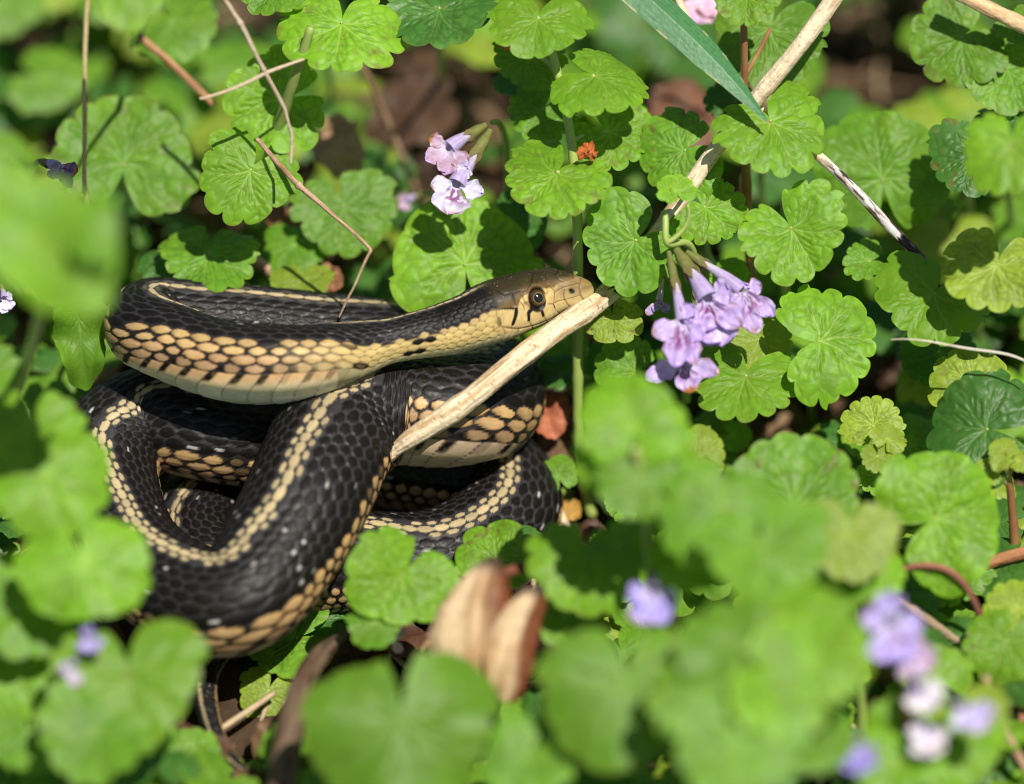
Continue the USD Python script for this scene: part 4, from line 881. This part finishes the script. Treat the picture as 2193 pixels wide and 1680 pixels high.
soft_flower('blurred lavender flower head at lower right, with a rusty base',
    [((1860, 1290, -7.6), (1905, 1335, -8.2), [(1905, 1275, 32, -8.4, 0), (1972, 1345, 32, -8.4, 0), (1884, 1408, 34, -8.5, 0), (1940, 1405, 32, -8.5, .6), (1850, 1325, 24, -8.4, 0)], .22, dict(shade=np.array([.45, .36, .78]))),
     ((1900, 1440, -7.8), (1940, 1400, -8.2), [(1998, 1420, 30, -8.4, 0), (1965, 1448, 32, -8.4, .2), (1980, 1385, 24, -8.4, 0)], .19, dict(shade=np.array([.58, .42, .62]), brown=.6))],
    [(1850, 1620, -3), (1840, 1400, -4.8), (1858, 1292, -7.6)], rad=.1)
soft_flower('out of focus white and pale lavender petals in the bottom right corner',
    [((1945, 1450, -8.5), (1965, 1485, -9.0), [(2002, 1505, 37, -9.4, 0), (1968, 1520, 33, -9.4, 0), (2012, 1474, 26, -9.2, 0)], .2, dict(shade=np.array([.85, .78, .82]), spot=0)),
     ((1960, 1540, -8.5), (1985, 1570, -9.0), [(2012, 1592, 36, -9.4, 0), (1988, 1614, 33, -9.4, 0), (1964, 1585, 28, -9.4, 0)], .2, dict(shade=np.array([.85, .78, .84]), spot=0)),
     ((2030, 1500, -8.5), (2060, 1520, -9.0), [(2118, 1545, 42, -9.4, 0), (2080, 1552, 38, -9.4, 0)], .17, dict(shade=np.array([.60, .53, .84]), spot=0))],
    [(1960, 1760, -4), (1940, 1560, -8.0), (1946, 1452, -8.5)], rad=.12, sm=stem_red)
soft_flower('out of focus violet flower at the bottom edge, right of the tallest blurred shoot',
    [((1830, 1570, -9.2), (1832, 1600, -9.6), [(1842, 1650, 36, -10, 0), (1812, 1625, 30, -10, 0), (1862, 1620, 28, -10, 0)], .2, dict(shade=np.array([.36, .30, .76]), spot=0))],
    [(1840, 1800, -6), (1835, 1640, -8.8), (1830, 1572, -9.2)], rad=.1)
soft_flower('blurred small lavender flower among the leaves at lower left',
    [((165, 1345, -7.0), (192, 1370, -7.6), [(208, 1388, 20, -7.9, 0), (190, 1345, 16, -7.8, .2), (175, 1390, 14, -7.8, 0)], .13, dict(shade=np.array([.44, .36, .80]), spot=.3)),
     ((170, 1405, -7.2), (150, 1430, -7.6), [(130, 1432, 16, -7.8, 0), (165, 1465, 18, -7.8, 0)], .12, dict(shade=np.array([.50, .42, .52]), spot=0, brown=.4))],
    [(200, 1600, -4), (180, 1450, -6.6), (168, 1350, -7.0)], rad=.1)
soft_flower('small pink blossom with narrow petals under the soft folded leaf', [((835, 1400, -1.6), (842, 1372, -2.0), [(865, 1352, 9, -2.2, 0), (856, 1395, 11, -2.2, 0), (812, 1372, 11, -2.2, 0), (850, 1345, 8, -2.2, 0)], .05, dict(shade=np.array([.74, .44, .66]), spot=0))], [(820, 1470, -.5), (832, 1420, -1.4), (835, 1402, -1.6)], name='pink_flower', rad=.05)
soft_flower('pink petal at the top edge between the grass blade and the red stem', [((1520, -60, 4), (1510, -20, 3.6), [(1490, 40, 40, 3.2, 0), (1530, 30, 34, 3.2, 0)], .2, dict(shade=np.array([.78, .46, .60]), spot=0))], [(1540, 200, 7), (1530, 0, 4.6), (1520, -58, 4)], name='pink_flower', rad=.06)

# rust coloured dead bits by the tall stem
def crumpled(name, label, cat, u, v, d, R, c1, c2, dr, seed, amp=.5, tx=None, ty=.5, kind='oval', **kw):
    LEAFSEED[0] = 5000 + seed
    vf, m, o, x, n, Rc = leaf_at(u, v, R, dr, d, tx=tx, ty=ty, kind=kind, nr=18, na=90, **kw)
    w = vf[0]
    nz = meshkit.fbm(w / Rc * 1.3 + seed, 3, seed) - .5
    nz2 = meshkit.fbm(w / Rc * 1.3 + seed + 40, 3, seed + 1) - .5
    w = w + n * (nz * Rc * amp * 2)[:, None] + x * (nz2 * Rc * amp)[:, None]
    t = np.clip(1.6 * (meshkit.fbm(w / Rc * 2.2 + 9, 3, seed + 2) - .5) + .5 - m[:, 0] * .3, 0, 1)
    col_ = mixc(np.broadcast_to(np.array(c1), w.shape), np.broadcast_to(np.array(c2), w.shape), t)
    b = np.array([o[0], o[1], 0])
    p = thing(name, label, cat, b)
    put('blade', (w, vf[1]), dry_mat, p, b, color=col_)
crumpled('dead_flower', 'rust orange shrivelled blossom caught beside the tall green stem', 'dead flower', 1262, 318, -.6, 22, (.52, .16, .04), (.30, .07, .02), 70, 1, 1.7)
crumpled('dead_flower', 'tiny orange dead blossom bit under the top centre leaf', 'dead flower', 1100, 98, -.3, 22, (.46, .15, .05), (.28, .08, .03), 340, 2, .8)
crumpled('dry_leaf', 'tan curled dry leaf behind the bent twig at upper left of the snake', 'dry leaf', 735, 335, 5.0, 62, (.44, .28, .16), (.28, .15, .08), 300, 3, .5)
crumpled('dry_leaf', 'brown dry leaf shred standing above the back coil', 'dry leaf', 700, 585, 2.6, 32, (.30, .14, .07), (.18, .08, .04), 100, 4, .5)
crumpled('dry_leaf', 'reddish dry leaf lying at the right side of the coils', 'dry leaf', 1178, 900, 2.6, 48, (.42, .13, .06), (.26, .08, .04), 280, 5, .4)
crumpled('dry_leaf', 'dull brown dry leaf between the coils and the tall stem', 'dry leaf', 1190, 965, 3.0, 55, (.20, .11, .06), (.11, .06, .035), 240, 6, .4)
crumpled('dry_leaf', 'yellow dry leaf scrap left of the stem foot', 'dry leaf', 1225, 1100, 3.0, 22, (.46, .27, .05), (.30, .15, .03), 280, 7, .4)
crumpled('dry_leaf', 'pointed brown dry leaf left of the pale pod', 'dry leaf', 952, 1395, -3.0, 55, (.34, .20, .11), (.22, .12, .06), 80, 8, .2)
crumpled('dry_leaf', 'brown litter leaf in the dark gap left of the wilting flowers', 'dry leaf', 850, 250, 9.0, 90, (.10, .055, .03), (.06, .03, .018), 200, 9, .4)
crumpled('dry_leaf', 'ruddy dry leaf on the ground under the reddish stem at top', 'dry leaf', 1440, 230, 8.0, 80, (.20, .09, .05), (.11, .05, .03), 150, 10, .4)
crumpled('dry_leaf', 'brown scrap hanging low beside the soft scalloped leaf', 'dry leaf', 610, 480, 4.0, 40, (.26, .10, .06), (.15, .06, .035), 270, 11, .5)

# the dry seed pod: two split husks
def husk(c, L_, W, D_, ang, seed, rust_side):
    n, m = 46, 40
    t = np.linspace(0, 1, n); h = np.arange(m) * 2 * np.pi / m
    T, Hh = np.meshgrid(t, h, indexing='ij')
    prof = np.sin(np.pi * np.clip(.03 + .97 * T, 0, 1) ** .72) ** .62 * (1 + .22 * (meshkit.fbm(np.stack([T * 7 + seed, np.sign(np.cos(Hh)) * 2.0, 0 * T], -1), 3, seed + 6) - .5))
    a = math.radians(ang)
    ax = C(math.cos(a), math.sin(a), .1); sx = C(-math.sin(a), math.cos(a), 0); nz = TOC
    bow = .18 * L_ * np.sin(np.pi * T)
    X = W * prof * np.cos(Hh); Z = D_ * prof * np.sin(Hh) * (1 + .10 * np.cos(Hh * 2))
    v = c + ax * ((T - .5) * L_)[..., None] + sx * (X + bow * .35)[..., None] + nz * Z[..., None]
    g = meshkit.fbm(np.stack([np.cos(Hh) * 3, np.sin(Hh) * 3, T * 1.3 + seed], -1), 4, seed)
    v = v + nz * ((g - .5) * .26 + .03 * np.cos(Hh * 9 + T * 2))[..., None] + sx * ((meshkit.fbm(np.stack([np.cos(Hh) * 2, np.sin(Hh) * 2, T * 3 + seed], -1), 3, seed + 4) - .5) * .16)[..., None]
    col_ = mixc(np.broadcast_to(np.array([.62, .46, .28]), T.shape + (3,)), np.broadcast_to(np.array([.42, .25, .12]), T.shape + (3,)), sstep(.4, .65, g))
    col_ = mixc(col_, np.broadcast_to(np.array([.16, .045, .015]), col_.shape), sstep(-.05, .75, rust_side * np.cos(Hh) + .8 * (g - .5)))
    col_ = col_ * (.88 + .2 * (np.cos(Hh * 9 + T * 2 + g * 4) > -.3))[..., None]
    col_ = mixc(col_, np.broadcast_to(np.array([.05, .03, .02]), col_.shape), sstep(.84, .97, T))
    i, j = np.meshgrid(np.arange(n - 1), np.arange(m), indexing='ij')
    f = np.stack([i * m + j, i * m + (j + 1) % m, (i + 1) * m + (j + 1) % m, (i + 1) * m + j], -1).reshape(-1, 4)
    return (v.reshape(-1, 3), f), col_.reshape(-1, 3)
pb = P(1060, 1400, -4.5) * [1, 1, 0]
pod = thing('seed_pod', 'split tan seed pod with rusty edges, blurred at the bottom centre', 'seed pod', pb)
for args in ((P(1036, 1340, -5.6), 2.9, .84, .32, 82, 3, -1), (P(1115, 1375, -5.7), 2.5, .56, .30, 72, 5, -1)):
    vf, c = husk(*args)
    put('husk', vf, dry_mat, pod, pb, color=c)
v, f = tube([P(1040, 1240, -4.6), P(1090, 1225, -4.4), P(1160, 1200, -4.0)], [.14, .13, .03], n=30, sides=12, wob=.1)
put('stalk', (v, f), wood, pod, pb, color=np.broadcast_to(np.array([.14, .05, .025]), v.shape))

# ------------------------------------------------------------------ ground cover and litter
def scatter(name, label, protos, pts, quats, scales, idx):
    path = '/World/' + name
    pi = UsdGeom.PointInstancer.Define(stage, path)
    sc = UsdGeom.Scope.Define(stage, path + '/kinds')
    for k, (vf, m_, mask, tint) in enumerate(protos):
        put('piece', vf, m_, path + '/kinds', mask=mask, color=tint)
        pi.GetPrototypesRel().AddTarget(names_path(path + '/kinds', k))
    pi.CreatePositionsAttr(Vt.Vec3fArray.FromNumpy((np.asarray(pts) * .01).astype(np.float32)))
    pi.CreateProtoIndicesAttr(Vt.IntArray.FromNumpy(np.asarray(idx, np.int32)))
    pi.CreateOrientationsAttr(Vt.QuathArray([Gf.Quath(float(q[3]), float(q[0]), float(q[1]), float(q[2])) for q in quats]))
    pi.CreateScalesAttr(Vt.Vec3fArray.FromNumpy(np.repeat(np.asarray(scales, np.float32)[:, None], 3, 1)))
    tag(pi.GetPrim(), label, name.replace('_', ' '), kind='stuff')
def names_path(par, k):
    return Sdf.Path(f'{par}/piece' if k == 0 else f'{par}/piece_{k:03d}')
from scipy.spatial.transform import Rotation
rng = np.random.default_rng(4)
foot_pts = cen[ss > 4][::12]; foot_r = rad[ss > 4][::12]
def free(p, gap):
    return (np.hypot(foot_pts[:, 0] - p[0], foot_pts[:, 1] - p[1]) > foot_r + gap).all()
def on_photo(p):
    k = DIST / (DIST - (p - AIM) @ TOC)
    return 1096.5 + (p @ RIGHT) * 100 * k, 840 - ((p - AIM) @ UPC) * 100 * k
protos = []
for k, key in enumerate('mdbmdmyd'):
    vv, f, m = leaf_shape(1.0, 900 + k, nr=10, na=84, lobes=10 + k % 4, deep=.16, droop=.15 + .03 * k, fold=.05 * (k % 3), wave=.07)
    protos.append(((vv, f), LM[key], m, None))
pts, qs, scl, idx = [], [], [], []
bare = [(950, 240, 150, 190), (1860, 110, 120, 120), (90, 60, 110, 70), (470, 60, 70, 60), (700, 330, 60, 60), (1190, 950, 60, 110), (2000, 640, 40, 40)]
while len(pts) < 1700:
    x, y = (rng.uniform(-15, 15), rng.uniform(-11, 27)) if len(pts) < 1000 else (rng.uniform(-26, 26), rng.uniform(-18, 42))
    z = rng.uniform(.3, 2.4) * (1 + .045 * max(y, 0))
    p = np.array([x, y, z])
    R_ = rng.uniform(.35, 1.0)
    if not free(p, .5 + R_):
        continue
    u, v_ = on_photo(p)
    if 100 < u < 1290 and 560 < v_ < 1460 and (p @ TOC) * 1 > -1.0 and y < 5 and x > -9.5 and x < 1.5:
        continue
    if any(((u - a) / c) ** 2 + ((v_ - b) / d_) ** 2 < 1 for a, b, c, d_ in bare) and rng.random() < .94:
        continue
    n = unit(np.array([rng.normal(0, .3), rng.normal(-.25, .3), 1.0]))
    a = rng.uniform(0, 2 * np.pi)
    xx_ = np.array([math.cos(a), math.sin(a), 0]); xx_ = unit(xx_ - n * (xx_ @ n)); yy2 = np.cross(n, xx_)
    qs.append(Rotation.from_matrix(np.stack([xx_, yy2, n], 1)).as_quat()); pts.append(p); scl.append(R_); idx.append(rng.integers(0, 8))
scatter('ground_cover', 'low shaded ivy leaves carpeting the soil between the taller shoots', protos, pts, qs, scl, idx)

protos = []
for k in range(6):
    vv, f, m = leaf_shape(1.0, 950 + k, nr=9, na=60, kind='oval', droop=.2 * (k % 3), fold=.15 * (k % 4), wave=.2)
    nz = meshkit.fbm(vv * 1.2 + k * 5, 3, k) - .5
    vv = vv + np.array([0, 0, 1.0]) * (nz * .9)[:, None]
    c1 = np.array([(.10, .055, .03), (.06, .035, .02), (.14, .08, .04), (.08, .035, .02), (.18, .11, .06), (.045, .026, .016)][k])  # litter browns, darkened to paint in the shade of leaves overhead
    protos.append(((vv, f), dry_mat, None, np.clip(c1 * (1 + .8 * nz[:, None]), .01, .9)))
for k in range(3):
    v, f = tube(np.array([[-2, 0, 0], [-.6, .2 - .1 * k, .1], [.8, -.1, .05], [2.2, .15 * k, 0]]), [.07, .08, .06, .04], n=24, sides=8, wob=.08, seed=k)
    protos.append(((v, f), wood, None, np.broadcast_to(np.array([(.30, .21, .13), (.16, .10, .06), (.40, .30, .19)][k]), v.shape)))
pts, qs, scl, idx = [], [], [], []
while len(pts) < 1700:
    x, y = (rng.uniform(-15, 15), rng.uniform(-10, 28)) if len(pts) < 1000 else (rng.uniform(-26, 26), rng.uniform(-18, 42))
    p = np.array([x, y, rng.uniform(-.05, .35)])
    if not free(p, -.3):
        continue
    k = rng.integers(0, 9)
    n = unit(np.array([rng.normal(0, .3), rng.normal(0, .3), 1.0])) if k < 6 else unit(np.array([rng.normal(0, .12), rng.normal(0, .12), 1.0]))
    a = rng.uniform(0, 2 * np.pi); xx_ = np.array([math.cos(a), math.sin(a), 0]); xx_ = unit(xx_ - n * (xx_ @ n)); yy2 = np.cross(n, xx_)
    qs.append(Rotation.from_matrix(np.stack([xx_, yy2, n], 1)).as_quat()); pts.append(p); scl.append((rng.uniform(.35, .95) if rng.random() < .55 else rng.uniform(.08, .3)) if k < 6 else rng.uniform(.2, 1.1)); idx.append(k)
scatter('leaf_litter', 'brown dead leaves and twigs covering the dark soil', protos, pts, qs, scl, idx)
